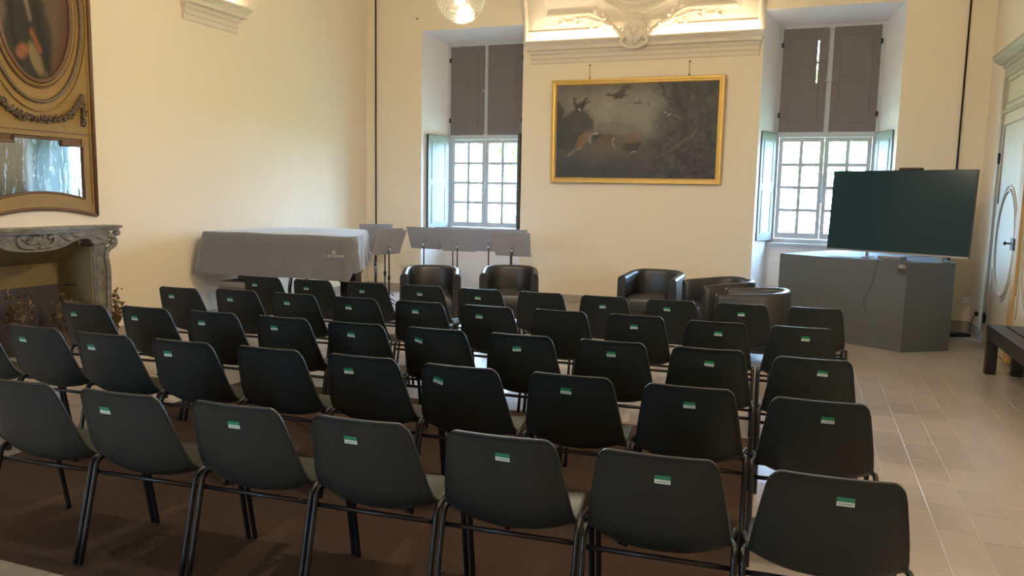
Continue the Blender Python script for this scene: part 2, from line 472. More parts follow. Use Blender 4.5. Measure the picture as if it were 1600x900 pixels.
# ------------------------------------------------------------------ windows
def build_window(name, xc, yf, sgn, open_lower=True, slit=False, leafs=(60, 78), label=''):
    """frame plane at local y=0, room towards -y; placed with rotation when sgn<0"""
    W = 0.68
    root = MB()
    # outer frame, mullion-less lower part, transom
    root.box((-W, 0, 0.965), (-W+0.075, 0.10, 4.0), 0.004); root.box((W-0.075, 0, 0.965), (W, 0.10, 4.0), 0.004)
    root.box((-W+0.075, 0.002, 3.93), (W-0.075, 0.10, 4.0), 0.004)
    root.box((-W+0.075, -0.004, 2.475), (W-0.075, 0.10, 2.565), 0.004)
    root.box((-W+0.075, 0.002, 0.985), (W-0.075, 0.10, 1.045), 0.004)
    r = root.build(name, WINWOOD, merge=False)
    r.location = (xc, yf, 0)
    if sgn < 0: r.rotation_euler = (0, 0, PI)
    struct(r, label)
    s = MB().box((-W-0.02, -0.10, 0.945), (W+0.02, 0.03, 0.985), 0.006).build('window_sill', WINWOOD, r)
    # central post of the upper part
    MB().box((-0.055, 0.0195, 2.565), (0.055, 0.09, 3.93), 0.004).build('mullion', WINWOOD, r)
    # two casements of 2 x 4 panes
    for k in (-1, 1):
        a, b = (-W+0.078, -0.002) if k < 0 else (0.002, W-0.078)
        st = 0.058
        z0, z1 = 1.048, 2.472
        c = MB()
        c.box((a, 0.01, z0), (a+st, 0.055, z1), 0.004); c.box((b-st, 0.01, z0), (b, 0.055, z1), 0.004)
        c.box((a+st, 0.012, z0), (b-st, 0.055, z0+0.085), 0.004); c.box((a+st, 0.012, z1-0.06), (b-st, 0.055, z1), 0.004)
        gx0, gx1, gz0, gz1 = a+st, b-st, z0+0.085, z1-0.06
        xm = (gx0+gx1)/2
        c.box((xm-0.024, 0.012, gz0), (xm+0.024, 0.05, gz1), 0.003)
        for q in (1, 2, 3):
            zz = gz0+(gz1-gz0)*q/4
            c.box((gx0, 0.014, zz-0.023), (gx1, 0.048, zz+0.023), 0.003)
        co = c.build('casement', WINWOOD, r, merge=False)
        for ii in range(2):
            for q in range(4):
                pa, pb = (gx0, xm-0.011) if ii == 0 else (xm+0.011, gx1)
                za = gz0+(gz1-gz0)*q/4+(0.011 if q else 0); zb = gz0+(gz1-gz0)*(q+1)/4-(0.011 if q < 3 else 0)
                MB().box((pa, 0.030, za), (pb, 0.034, zb)).build('pane', GLASS, co)
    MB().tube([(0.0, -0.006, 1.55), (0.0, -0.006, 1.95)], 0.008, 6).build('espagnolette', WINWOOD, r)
    # closed dark shutters in the upper half
    for k in (-1, 1):
        a, b = (-W+0.055, -0.033) if k < 0 else (0.033, W-0.055)
        z0, z1 = 2.545, 3.955
        c = MB()
        if slit and k < 0:
            sx = b-0.135
            c.box((a, -0.010, z0), (sx, 0.018, z1)); c.box((sx+0.014, -0.010, z0), (b, 0.018, z1))
            c.box((sx, -0.010, z0), (sx+0.014, 0.018, z1-0.74)); c.box((sx, -0.010, z1-0.17), (sx+0.014, 0.018, z1))
            c.box((sx-0.001, -0.012, z1-0.48), (sx+0.015, 0.018, z1-0.455))
        else:
            c.box((a, -0.010, z0), (b, 0.018, z1), 0.003)
        so = c.build('upper_shutter', SHUTDK, r, merge=False)
        zm = z0+(z1-z0)*0.5
        for (p0, p1) in ((z0+0.12, zm-0.04), (zm+0.04, z1-0.12)):
            if slit and k < 0 and p0 > zm: pa, pb = a+0.10, b-0.16
            else: pa, pb = a+0.10, b-0.10
            MB().box((pa, -0.020, p0), (pb, -0.009, p1), 0.005).build('shutter_panel', SHUTDK, so)
        for zz in (z0+0.2, z1-0.25):
            MB().box((a-0.02 if k < 0 else b-0.01, -0.022, zz), (a+0.01 if k < 0 else b+0.02, -0.008, zz+0.07), 0.002).build('hinge', IRON, so)
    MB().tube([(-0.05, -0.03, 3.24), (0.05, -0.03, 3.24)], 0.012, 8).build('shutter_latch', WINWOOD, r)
    # open folding shutters beside the lower half
    if open_lower:
        for k, ang in ((-1, leafs[0]), (1, leafs[1])):
            hx = k*(W-0.03)
            a = math.radians(ang)
            lf = MB().box((0, -0.014, 0), (0.50, 0.014, 1.50), 0.003)
            lo = lf.build('lower_shutter', SHUT, r)
            lo.location = (hx, -0.02, 1.02)
            # closed leaf would point to -k; swing by angle towards the room
            lo.rotation_euler = (0, 0, (PI+PI-a-PI+0.0) if False else (math.atan2(-math.sin(a), -k*math.cos(a))))
            for zz0, zz1 in ((0.10, 0.70), (0.80, 1.40)):
                for sd in (-1, 1):
                    fr = MB()
                    y0_, y1_ = (0.0135, 0.021) if sd > 0 else (-0.021, -0.0135)
                    fr.box((0.085, y0_, zz0), (0.415, y1_, zz0+0.02)); fr.box((0.085, y0_, zz1-0.02), (0.415, y1_, zz1))
                    fr.box((0.085, y0_, zz0+0.02), (0.105, y1_, zz1-0.02)); fr.box((0.395, y0_, zz0+0.02), (0.415, y1_, zz1-0.02))
                    fr.build('panel_moulding', SHUT, lo, merge=False)
            MB().box((0.495, -0.017, 0), (0.506, 0.017, 1.503)).build('shutter_edge', EDGEDK, lo)
            MB().box((0.0, -0.017, 1.498), (0.506, 0.017, 1.506)).build('shutter_edge', EDGEDK, lo)
    return r
build_window('window_1', WIN[0], YW, 1, True, False, (106, 104), 'tall small-paned window behind the music stands')
build_window('window_2', WIN[1], YW, 1, True, True, (110, 110), 'tall small-paned window behind the television')
build_window('window_3', WIN[0], YR-0.60, -1, False, False, label='tall small-paned window behind the seating')
for w, y, rx in ((WIN[0], YW+0.35, PI/2), (WIN[1], YW+0.35, PI/2), (WIN[0], YR-0.95, -PI/2)):
    d = bpy.data.lights.new('window_portal', 'AREA'); d.shape = 'RECTANGLE'; d.size = 1.4; d.size_y = 1.6
    d.cycles.is_portal = True
    o = bpy.data.objects.new('window_portal', d); COL.objects.link(o); o.location = (w, y, 1.77)
    o.rotation_euler = (-PI/2 if rx > 0 else PI/2, 0, 0)

# ------------------------------------------------------------------ cornices with hidden light strip, and the coves above
PROF = [(0.0, 0.0), (0.03, 0.0), (0.03, 0.06), (0.048, 0.065), (0.048, 0.12), (0.07, 0.13), (0.085, 0.165), (0.095, 0.172),
        (0.155, 0.172), (0.16, 0.178), (0.165, 0.215), (0.20, 0.245), (0.225, 0.262), (0.235, 0.268), (0.235, 0.292)]
def cornice(name, hw, origin, rz, label, led=True):
    """local: wall plane y=0, room towards -y, x along the wall"""
    rings = []
    for o_, z in PROF+[(0.205, 0.292), (0.205, 0.262), (0.0, 0.262)]:
        w = hw+o_*0.27
        rings.append([(-w, 0.0, z), (-w, -o_, z), (w, -o_, z), (w, 0.0, z)])
    c = MB().grid(rings, smooth=False)
    r = c.build(name, CORNICE, merge=False)
    r.location = origin; r.rotation_euler = (0, 0, rz)
    struct(r, label)
    if led:
        MB().box((-hw-0.05, -0.150, 0.266), (hw+0.05, -0.118, 0.280)).build('light_strip', LED, r)
    return r
def cove_point(x, a, hw):
    R1, R2 = 1.55, 1.62
    return (x, -0.015-R1*(1-math.cos(a)), 0.275+(ZC-3.79)*math.sin(a))
def cove(name, hw, origin, rz, label):
    mb = MB(); na = 24
    P = [[cove_point(x, PI/2*j/na, hw) for j in range(na+1)] for x in np.linspace(-hw, hw, 13)]
    mb.grid(P)
    for sx in (-hw, hw):      # cheeks back to the wall
        q = [cove_point(sx, PI/2*j/na, hw) for j in range(na+1)]
        mb.add([(sx, 0.0, p[2]) for p in q]+q, [(j, j+1, na+2+j, na+1+j) for j in range(na)])
    r = mb.build(name, STUCCO)
    r.location = origin; r.rotation_euler = (0, 0, rz)
    return struct(r, label)
XC = -2.425
trim1 = cornice('trim_1', 1.612, (-2.385, YB, 3.525), 0, 'stepped plaster cornice above the landscape painting')
cove1 = cove('ceiling_cove_panel', 1.71, (XC, YB, 3.525), 0, 'stuccoed cove rising from the cornice above the landscape painting')
cornice('trim_2', 0.44, (XL, 7.67, 3.525), PI/2, 'short plaster cornice high on the fireplace wall')
cove('ceiling_cove_panel', 0.47, (XL, 7.67, 3.525), PI/2, 'cove above the short cornice on the fireplace wall')
for n_, (o_, rz, hw) in enumerate((((XL, 2.6, 3.525), PI/2, 0.44), ((XR, 6.4, 3.525), -PI/2, 0.44), ((XR, 2.6, 3.525), -PI/2, 0.44), ((XC+1.2, YR, 3.525), PI, 1.60))):  # unseen cornices, added so their light strips warm the room
    cornice('trim_%d' % (n_+3), hw, o_, rz, 'unseen added plaster cornice with hidden light strip')
    cove('ceiling_cove_panel', hw+0.03, o_, rz, 'plain cove above a cornice')

# stucco ornament on the big cove (local coordinates of cove1: x along wall, z measured from the cornice foot)
def on_cove(x, z, out=0.0):
    sa = max(0.0, min(1.0, (z-0.275)/(ZC-3.79))); a = math.asin(sa)
    p = Vector(cove_point(x, a, 1.7)); nrm = Vector((0, -math.cos(a), -math.sin(a)*0.6)).normalized()
    return p+nrm*out
def strip(name, pts, w, h, mat_=STUCCO, closed=False, parent=None):
    """moulding: rounded ridge following points (x,z) on the cove"""
    mb = MB(); k = len(pts); rows = []
    for i_, (x, z) in enumerate(pts):
        a_ = Vector(pts[(i_+1) % k] if closed else pts[min(i_+1, k-1)]); b_ = Vector(pts[i_-1] if (closed or i_) else pts[0])
        t = (a_-b_).normalized(); nx, nz = -t[1], t[0]
        row = []
        for s_, hh in ((-1, -0.004), (-0.85, 0.5*h), (-0.45, 0.55*h), (-0.3, h), (0.3, h), (0.45, 0.6*h), (0.85, 0.5*h), (1, -0.004)):
            row.append(on_cove(x+nx*w*s_, z+nz*w*s_, hh))
        rows.append(row)
    mb.grid(rows, smooth=False, closed_u=closed)
    return mb.build(name, mat_, parent or cove1, merge=False)
# border mouldings
strip('border_moulding', [(-1.66, 0.30+0.02*i_) for i_ in range(45)], 0.030, 0.03)
strip('border_moulding', [(1.66, 0.30+0.02*i_) for i_ in range(45)], 0.030, 0.03)
strip('border_moulding', [(-1.66+3.32*i_/40, 0.455) for i_ in range(41)], 0.016, 0.02)
# inner frame with shouldered lower edge stepping down round the oval
inner = [(-1.36, 1.15), (-1.36, 0.66), (-0.70, 0.66), (-0.66, 0.655), (-0.52, 0.58), (-0.46, 0.545)]
inner_r = [(-x, z) for x, z in inner][::-1]
arc = [(0.46*math.sin(t), 0.62-0.11*math.cos(t*0.9)) for t in np.linspace(-1.0, 1.0, 15)]
def dens(pts, step=0.03):
    out = []
    for p, q in zip(pts[:-1], pts[1:]):
        n = max(1, int(math.hypot(q[0]-p[0], q[1]-p[1])/step))
        out += [(p[0]+(q[0]-p[0])*i_/n, p[1]+(q[1]-p[1])*i_/n) for i_ in range(n)]
    return out+[pts[-1]]
strip('frame_moulding', dens(inner), 0.045, 0.035)
strip('frame_moulding', dens(inner_r), 0.045, 0.035)
strip('frame_moulding', dens([(-0.46, 0.545)]+[(x*0.98, z+0.0) for x, z in arc]+[(0.46, 0.545)]), 0.030, 0.035)
strip('oval_moulding', [(0.56*math.sin(t), 1.02-0.36*math.cos(t)) for t in np.linspace(-PI, PI, 61)[:-1]], 0.040, 0.05, closed=True)
strip('oval_moulding', [(0.44*math.sin(t), 1.02-0.27*math.cos(t)) for t in np.linspace(-PI, PI, 51)[:-1]], 0.018, 0.035, closed=True)
for sx in (-1, 1):
    # acanthus scrolls at both sides of the mask
    c0 = Vector((sx*0.40, 0.44))
    sp = [(c0[0]+sx*0.085*(1-t/9)*math.cos(t), c0[1]+0.085*(1-t/9)*math.sin(t)) for t in np.linspace(-1.2, 6.0, 40)]
    sc_pts = [on_cove(x, z, 0.05) for x, z in sp]
    MB().tube(sc_pts, [0.022*(1-0.55*i_/len(sc_pts)) for i_ in range(len(sc_pts))], 8).build('scroll', STUCCO, cove1)
    ac = bez([(sx*0.165, -0.215, 0.245), (sx*0.185, -0.20, 0.30), (sx*0.235, -0.17, 0.36), (sx*0.30, -0.13, 0.42), (sx*0.37, -0.10, 0.475), (sx*0.44, -0.07, 0.50), (sx*0.49, -0.06, 0.545), (sx*0.47, -0.06, 0.59), (sx*0.42, -0.06, 0.585)], 8)
    MB().tube(ac, [0.030+0.016*math.sin(PI*i_/len(ac)) for i_ in range(len(ac))], 9).build('scroll', STUCCO, cove1)
    ac = bez([(sx*0.15, -0.235, 0.27), (sx*0.185, -0.245, 0.215), (sx*0.13, -0.255, 0.165), (sx*0.06, -0.262, 0.135), (sx*0.0, -0.265, 0.125)], 8)
    MB().tube(ac, [0.026-0.008*i_/len(ac) for i_ in range(len(ac))], 8).build('scroll', STUCCO, cove1)
    ac = bez([(sx*0.19, -0.20, 0.42), (sx*0.215, -0.19, 0.37), (sx*0.20, -0.205, 0.325), (sx*0.165, -0.215, 0.335), (sx*0.165, -0.21, 0.37)], 8)
    MB().tube(ac, 0.018, 8).build('scroll', STUCCO, cove1)
    for (x_, z_) in ((0.235, 0.375), (0.33, 0.46), (0.455, 0.565)): MB().ell((sx*x_, -0.20+0.25*(z_-0.375), z_), (0.030, 0.03, 0.022), 10, 6).build('scroll_boss', STUCCO, cove1)
    # flowering branch
    br = bez([on_cove(sx*0.42, 0.52, 0.02), on_cove(sx*0.62, 0.565, 0.025), on_cove(sx*0.78, 0.61, 0.025), on_cove(sx*0.90, 0.595, 0.02), on_cove(sx*1.00, 0.555, 0.02), on_cove(sx*1.10, 0.575, 0.015)], 8)
    MB().tube(br, [0.015-0.009*i_/len(br) for i_ in range(len(br))], 6).build('branch', STUCCO, cove1)
    for (lx, lz, ang, ln) in ((0.52, 0.49, -0.7, 0.06), (0.66, 0.505, -1.0, 0.055), (0.70, 0.62, 0.9, 0.05), (0.86, 0.545, -0.8, 0.05), (0.93, 0.63, 0.7, 0.055), (1.08, 0.60, 0.9, 0.06), (1.12, 0.555, -0.3, 0.055), (0.48, 0.64, 0.9, 0.045)):
        p = on_cove(sx*lx, lz, 0.02)
        rot = Matrix.Rotation(-sx*ang if sx > 0 else PI+ang*1.0, 3, 'Y')
        MB().ell(p, (ln, 0.014, ln*0.42), 10, 6, rot).build('leaf', STUCCO, cove1)
    for (lx, lz) in ((0.42, 0.47), (0.60, 0.70)):
        p = on_cove(sx*lx, lz, 0.02); fm = MB()
        for q in range(5):
            th = 2*PI*q/5
            fm.ell(p+Vector((0.026*math.cos(th), 0, 0.026*math.sin(th))), (0.02, 0.014, 0.02), 8, 5)
        fm.ell(p+Vector((0, -0.01, 0)), (0.012, 0.014, 0.012), 8, 5)
        fm.build('rosette', STUCCO, cove1, merge=False)
# face mask keystone hanging over the cornice
def mask_surface():
    rows = []
    for i_ in range(25):
        v = i_/24; row = []
        for j in range(25):
            u = j/24*2-1
            z = 0.50-0.33*v
            hw = 0.135*math.sin(PI*(0.22+0.74*v))**0.62
            x = u*hw
            bul = math.sqrt(max(0, 1-u*u))
            d = 0.060*bul*math.sin(PI*min(1, 0.15+0.8*v))**0.5
            g = lambda a, b, sa, sb: math.exp(-((u-a)/sa)**2-((v-b)/sb)**2)
            d += 0.057*g(0, 0.50, 0.13, 0.13)+0.023*g(0, 0.60, 0.24, 0.05)      # nose
            d -= 0.038*(g(-0.42, 0.38, 0.20, 0.06)+g(0.42, 0.38, 0.20, 0.06))    # eye sockets
            d += 0.019*(g(-0.42, 0.39, 0.10, 0.03)+g(0.42, 0.39, 0.10, 0.03))
            d += 0.023*(g(-0.42, 0.28, 0.26, 0.05)+g(0.42, 0.28, 0.26, 0.05))    # brows
            d += 0.027*(g(-0.5, 0.58, 0.22, 0.12)+g(0.5, 0.58, 0.22, 0.12))      # cheeks
            d += 0.023*g(0, 0.715, 0.30, 0.025)-0.030*g(0, 0.75, 0.30, 0.018)+0.023*g(0, 0.79, 0.24, 0.03)
            d += 0.030*g(0, 0.90, 0.22, 0.06)
            row.append((x, -0.165-0.13*v-d*1.35, z))
        rows.append(row)
    return rows
MB().grid(mask_surface()).build('face_mask', STUCCO, cove1)
bk = MB()      # shield-shaped bracket behind the face
bkp = [(0.54, 0.36), (0.48, 0.31), (0.42, 0.255), (0.35, 0.205), (0.28, 0.175), (0.22, 0.135), (0.17, 0.085), (0.125, 0.012)]
bk.grid([[(-w_, -0.01, z_), (-w_, -0.02-0.19*(0.56-z_)/0.44, z_), (-w_*0.5, -0.05-0.21*(0.56-z_)/0.44, z_), (w_*0.5, -0.05-0.21*(0.56-z_)/0.44, z_), (w_, -0.02-0.19*(0.56-z_)/0.44, z_), (w_, -0.01, z_)] for z_, w_ in bkp])
bk.build('mask_bracket', STUCCO, cove1)
pm = MB()      # palmette on the forehead
for q in range(7):
    th = -1.1+2.2*q/6
    rot = Matrix.Rotation(-th, 3, 'Y').transposed()
    pm.ell((0.060*math.sin(th), -0.165, 0.515+0.060*math.cos(th)), (0.016, 0.018, 0.05), 8, 6, Matrix.Rotation(th, 3, 'Y'))
pm.build('palmette', STUCCO, cove1, merge=False)
for sx in (-1, 1):      # hair locks
    hk = bez([(sx*0.01, -0.19, 0.50), (sx*0.07, -0.20, 0.49), (sx*0.13, -0.20, 0.44), (sx*0.155, -0.20, 0.36), (sx*0.14, -0.22, 0.29)], 6)
    MB().tube(hk, [0.024-0.010*i_/len(hk) for i_ in range(len(hk))], 8).build('hair_lock', STUCCO, cove1)

# ------------------------------------------------------------------ chairs
def chair_shell():
    prof = [(-0.212, 0.775), (-0.206, 0.745), (-0.193, 0.690), (-0.176, 0.620), (-0.157, 0.550), (-0.136, 0.485), (-0.108, 0.430), (-0.066, 0.393),
            (-0.010, 0.381), (0.07, 0.389), (0.15, 0.407), (0.21, 0.417), (0.255, 0.414), (0.282, 0.397)]
    hw = [0.188, 0.194, 0.204, 0.216, 0.227, 0.235, 0.240, 0.242, 0.241, 0.238, 0.233, 0.227, 0.218, 0.208]
    cv = [0.012, 0.016, 0.022, 0.030, 0.037, 0.044, 0.052, 0.056, 0.052, 0.044, 0.032, 0.020, 0.010, 0.004]
    pr = bez([(0, y, z) for y, z in prof], 3)
    n = len(pr)
    def itp(a, k):
        x = k/3; i_ = min(int(x), len(a)-2); t = x-i_
        return a[i_]*(1-t)+a[i_+1]*t
    S = 15
    front, back = [], []
    for k in range(n):
        p = pr[k]; t = (pr[min(k+1, n-1)]-pr[max(k-1, 0)]).normalized()
        nr = Vector((0, -t[2], t[1]))           # towards the sitter
        if nr[1] < 0 and k < 3: nr = -nr
        nr = Vector((1, 0, 0)).cross(t); nr = nr if nr[2] > 0 or nr[1] > 0 else -nr
        w, c = itp(hw, k), itp(cv, k)
        rf, rb = [], []
        for j in range(2*S+1):
            s_ = (j-S)/S
            # rounded upper corners
            drop = 0.0
            if k < 5:
                e = max(0.0, abs(s_)-0.82)/0.18
                drop = 0.024*(e**2.2)*(1-k/5)
            ff = math.sin(abs(s_)*PI/2)**3.0 if False else abs(s_)**2.4
            base = Vector((w*s_, 0, 0))+p+nr*(c*ff)+t*drop
            rim = max(0.0, (abs(s_)-0.93)/0.07)
            rim = max(rim, max(0.0, 1-k/2.0))
            rf.append(base+nr*0.0035)
            rb.append(base-nr*(0.0035+0.007*rim))
        front.append(rf); back.append(rb)
    mb = MB(); mb.grid(front); mb.grid(back)
    # rim
    def loop(G): return [G[0][j] for j in range(2*S+1)]+[G[k][2*S] for k in range(1, n)]+[G[n-1][j] for j in range(2*S-1, -1, -1)]+[G[k][0] for k in range(n-2, 0, -1)]
    A, B = loop(front), loop(back)
    mb.add(A+B, [(i_, (i_+1) % len(A), len(A)+(i_+1) % len(A), len(A)+i_) for i_ in range(len(A))], True)
    return mb, back
sh_mb, sh_back = chair_shell()
chair0 = empty('shell_chair')
sh_mb.build('shell', PLASTIC, chair0)
LX = 0.252
for s_ in (-1, 1):
    rear = [(s_*LX, -0.185, 0.0), (s_*LX, -0.150, 0.13), (s_*LX, -0.107, 0.29)]+[tuple(p) for p in bez([(s_*LX, -0.082, 0.385), (s_*LX, -0.074, 0.409), (s_*LX, -0.058, 0.424), (s_*LX, -0.036, 0.428), (s_*(LX-0.006), 0.0, 0.424), (s_*(LX-0.016), 0.05, 0.412)], 4)]
    MB().tube(rear, 0.0112, 9).build('leg', TUBE, chair0)
    frn = bez([(s_*(LX-0.016), 0.05, 0.412), (s_*(LX-0.006), 0.12, 0.412), (s_*LX, 0.165, 0.402), (s_*LX, 0.190, 0.375), (s_*LX, 0.212, 0.30), (s_*LX, 0.24, 0.15), (s_*LX, 0.268, 0.0)], 5)
    MB().tube(frn, 0.0112, 9).build('leg', TUBE, chair0)
MB().tube([(-LX, -0.070, 0.368), (LX, -0.070, 0.368)], 0.0095, 8).build('crossbar', TUBE, chair0)
MB().tube([(-LX, 0.196, 0.345), (LX, 0.196, 0.345)], 0.0085, 8).build('crossbar', TUBE, chair0)
# sticker on the back of the shell
def back_pt(dx, dz):
    """point on the rear surface at lateral dx, height z"""
    best = None
    for row in sh_back:
        q = row[len(row)//2]
        if best is None or abs(q[2]-dz) < abs(best[2]-dz): best = q
    y = np.interp(dz, [r_[15][2] for r_ in sh_back[:14]][::-1], [r_[15][1] for r_ in sh_back[:14]][::-1])
    return Vector((dx, float(y), dz))
def sticker_meshes():
    def quad(z0, z1, off, x0, x1):
        mb = MB(); P = []
        for x in np.linspace(x0, x1, 4):
            P.append([tuple(back_pt(x, z)+Vector((0, -off, 0))) for z in (z0, z1)])
        mb.grid(P, smooth=False); return mb
    zc = 0.692
    w = 0.0255
    g = quad(zc, zc+0.0155, 0.0022, -w, w).mesh('sticker', STGREEN)
    b = quad(zc-0.0145, zc, 0.0022, -w, w).mesh('sticker_text_band', STWHITE)
    pm_ = MB()
    xs = -w+0.006
    for q in range(7):
        ww = (0.0045, 0.003, 0.0055, 0.0035, 0.005, 0.004, 0.003)[q]
        qd = quad(zc-0.0095, zc-0.0055, 0.0027, xs, xs+ww); pm_.add(qd.v, qd.f); xs += ww+0.0018
    p = pm_.mesh('sticker_print', STINK)
    return g, b, p
sg, sb_, spn = sticker_meshes()
def add_sticker(ch, dx, tilt=0.0, dz=0.0):
    o = bpy.data.objects.new('sticker', sg); COL.objects.link(o); o.parent = ch
    # curve of the shell: follow lateral camber
    hw_ = 0.206; y_off = 0.032*(abs(dx)/hw_)**3.2
    o.location = (dx, y_off+dz*-0.24, dz)
    if tilt:
        pv = Vector((0, back_pt(0, 0.692)[1], 0.692))
        R_ = Matrix.Translation(pv) @ Matrix.Rotation(tilt, 4, 'Y') @ Matrix.Translation(-pv)
        o.matrix_local = Matrix.Translation(o.location) @ R_
    o['label'] = 'green and white sticker'
    for nm, me in (('sticker_text_band', sb_), ('sticker_print', spn)):
        c = bpy.data.objects.new(nm, me); COL.objects.link(c); c.parent = o
rows = [  # right-hand corner position, pitch vector, count, lateral sticker offsets from the aisle leftwards (None = no sticker)
    ((-0.080, 2.430), (0.5315, 0.036), 7, [0.03, 0.02, 0.01, -0.035, -0.005, -0.075, None]),
    ((-0.116, 3.372), (0.5320, 0.030), 9, [0.035, 0.005, -0.02, -0.11, -0.075, None, -0.095, -0.085, -0.085]),
    ((-0.143, 4.285), (0.5330, 0.036), 10, [0.05, 0.01, 0.0, -0.02, -0.11, -0.03, -0.06, -0.085, -0.09, -0.09]),
    ((-0.205, 5.315), (0.5400, 0.037), 10, [0.025, 0.015, -0.01, None, -0.06, -0.03, -0.05, -0.06, -0.06, -0.075]),
    ((-0.118, 6.330), (0.5450, 0.040), 10, [None, 0.0, -0.03, -0.01, None, -0.02, -0.02, -0.045, -0.065, -0.085]),
]
ORD = ['first', 'second', 'third', 'fourth', 'fifth', 'sixth', 'seventh', 'eighth', 'ninth', 'tenth', 'eleventh']
ROWN = ['row closest to the camera', 'second row from the camera', 'middle row of five', 'second row from the armchairs', 'row closest to the armchairs']
first = True
for ri, (c0, pv, n, st) in enumerate(rows):
    ang = math.atan2(pv[1], pv[0])
    extra = 1 if ri == 1 else 0
    for k in range(n+extra):
        ch = chair0 if first else copy_tree(chair0)
        if first: proto_kids = None
        jx, jy, ja = random.uniform(-0.0018, 0.0018), random.uniform(-0.014, 0.014), random.uniform(-0.008, 0.008)
        cx = c0[0]-pv[0]*k+0.193*math.cos(ang)+jx
        cy = c0[1]-pv[1]*k+0.193*math.sin(ang)+0.208+jy
        ch['_pos'] = (cx, cy, ang+ja)
        del ch['_pos']
        ch.location = (cx, cy, 0.0125 if (cy < 5.5 and -4.6 < cx < 0.02) else 0.0035)
        ch.rotation_euler = (0, 0, ang+ja)
        tag(ch, 'black shell chair, %s seat from the tiled aisle, %s' % (ORD[k], ROWN[ri]), 'chair', 'rows of black shell chairs')
        ch['_s'] = -999.0 if (k >= len(st) or st[k] is None) else float(st[k])
        first = False
for ch in [o for o in COL.objects if '_s' in o]:
    v_ = ch['_s']; del ch['_s']
    if v_ > -900:
        t_ = random.uniform(-0.06, 0.06)
        if v_ < -0.1: t_ = 0.28
        add_sticker(ch, v_, t_, random.uniform(-0.006, 0.006))

# ------------------------------------------------------------------ tub armchairs
def tub_chair():
    root = empty('tub_armchair')
    W_, D_ = 0.345, 0.33
    path = []
    for y in np.linspace(-0.33, 0.0, 7): path.append((W_, y))
    for t in np.linspace(0, PI, 25)[1:-1]:
        ct, st_ = math.cos(t), math.sin(t)
        path.append((W_*math.copysign(abs(ct)**0.75, ct), 0.0+D_*abs(st_)**0.75))
    for y in np.linspace(0.0, -0.33, 7): path.append((-W_, y))
    th = 0.085
    rowsv = []
    for i_, (x, y) in enumerate(path):
        a_ = Vector(path[min(i_+1, len(path)-1)]); b_ = Vector(path[max(i_-1, 0)])
        t = (a_-b_).normalized(); nx, ny = -t[1], t[0]     # inward
        f_ = (y+0.33)/0.66
        zt = 0.665+0.055*min(1, max(0, f_))**0.8
        sec = [(0.0, 0.13), (-0.004, 0.30), (0.0, zt-0.035), (0.012, zt-0.010), (0.035, zt), (th-0.03, zt), (th-0.01, zt-0.012), (th, zt-0.04), (th+0.004, 0.40), (th, 0.13)]
        rowsv.append([(x+nx*o_, y+ny*o_, z) for o_, z in sec])
    mb = MB(); mb.grid(rowsv)
    for rv in (rowsv[0], rowsv[-1]): mb.add(rv, [tuple(range(len(rv)))])
    mb.build('backrest', LEATHER, root)
    # piping along front arm edges
    for rv in (rowsv[0], rowsv[-1]):
        MB().tube([Vector(p)+Vector((0, -0.001, 0)) for p in rv], 0.005, 6).build('piping', LEATHER, root)
    wi = W_-th
    cu = MB()
    P = []
    for x in np.linspace(-1, 1, 15):
        row = []
        for y in np.linspace(0, 1, 15):
            ex = max(0, abs(x)-0.8)/0.2; ey = max(0, abs(y*2-1)-0.85)/0.15
            row.append((x*(wi-0.002), -0.335+y*0.56, 0.435+0.02*math.cos(x*1.3)*math.sin(PI*y)-0.05*ex**2-0.05*ey**2))
        P.append(row)
    cu.grid(P)
    edge = [P[i_][0] for i_ in range(15)]
    cu.add(edge+[(p[0], p[1], 0.27) for p in edge], [(i_, i_+1, 16+i_, 15+i_) for i_ in range(14)], True)
    cu.build('seat_cushion', LEATHER, root)
    MB().box((-wi, -0.325, 0.13), (wi, 0.2, 0.272), 0.008).build('seat_base', LEATHER, root)
    for sx in (-1, 1):
        for yy_ in (-0.28, 0.24):
            xx = sx*(0.295 if yy_ < 0 else 0.22)
            MB().box((xx-0.02, yy_-0.02, 0), (xx+0.02, yy_+0.02, 0.135), 0.003).build('leg', BLACKLAC, root)
    return root
tub0 = tub_chair()
for i_, (x, y, a, lab) in enumerate([
        (-4.17, 8.27, 25, 'black leatherette tub armchair by the music stands, the one closer to the piano'),
        (-3.37, 8.80, 19, 'black leatherette tub armchair by the music stands, the one closer to the painting'),
        (-1.69, 9.27, -6, 'black tub armchair below the painting, facing the audience'),
        (-0.86, 8.86, -62, 'black tub armchair turned sideways between two other tub armchairs'),
        (-0.45, 8.00, -93, 'black tub armchair with its side to the chairs, beside the podium')]):
    t_ = tub0 if i_ == 0 else copy_tree(tub0)
    t_.location = (x, y, 0); t_.rotation_euler = (0, 0, math.radians(a))
    tag(t_, lab, 'armchair', 'black tub armchairs')

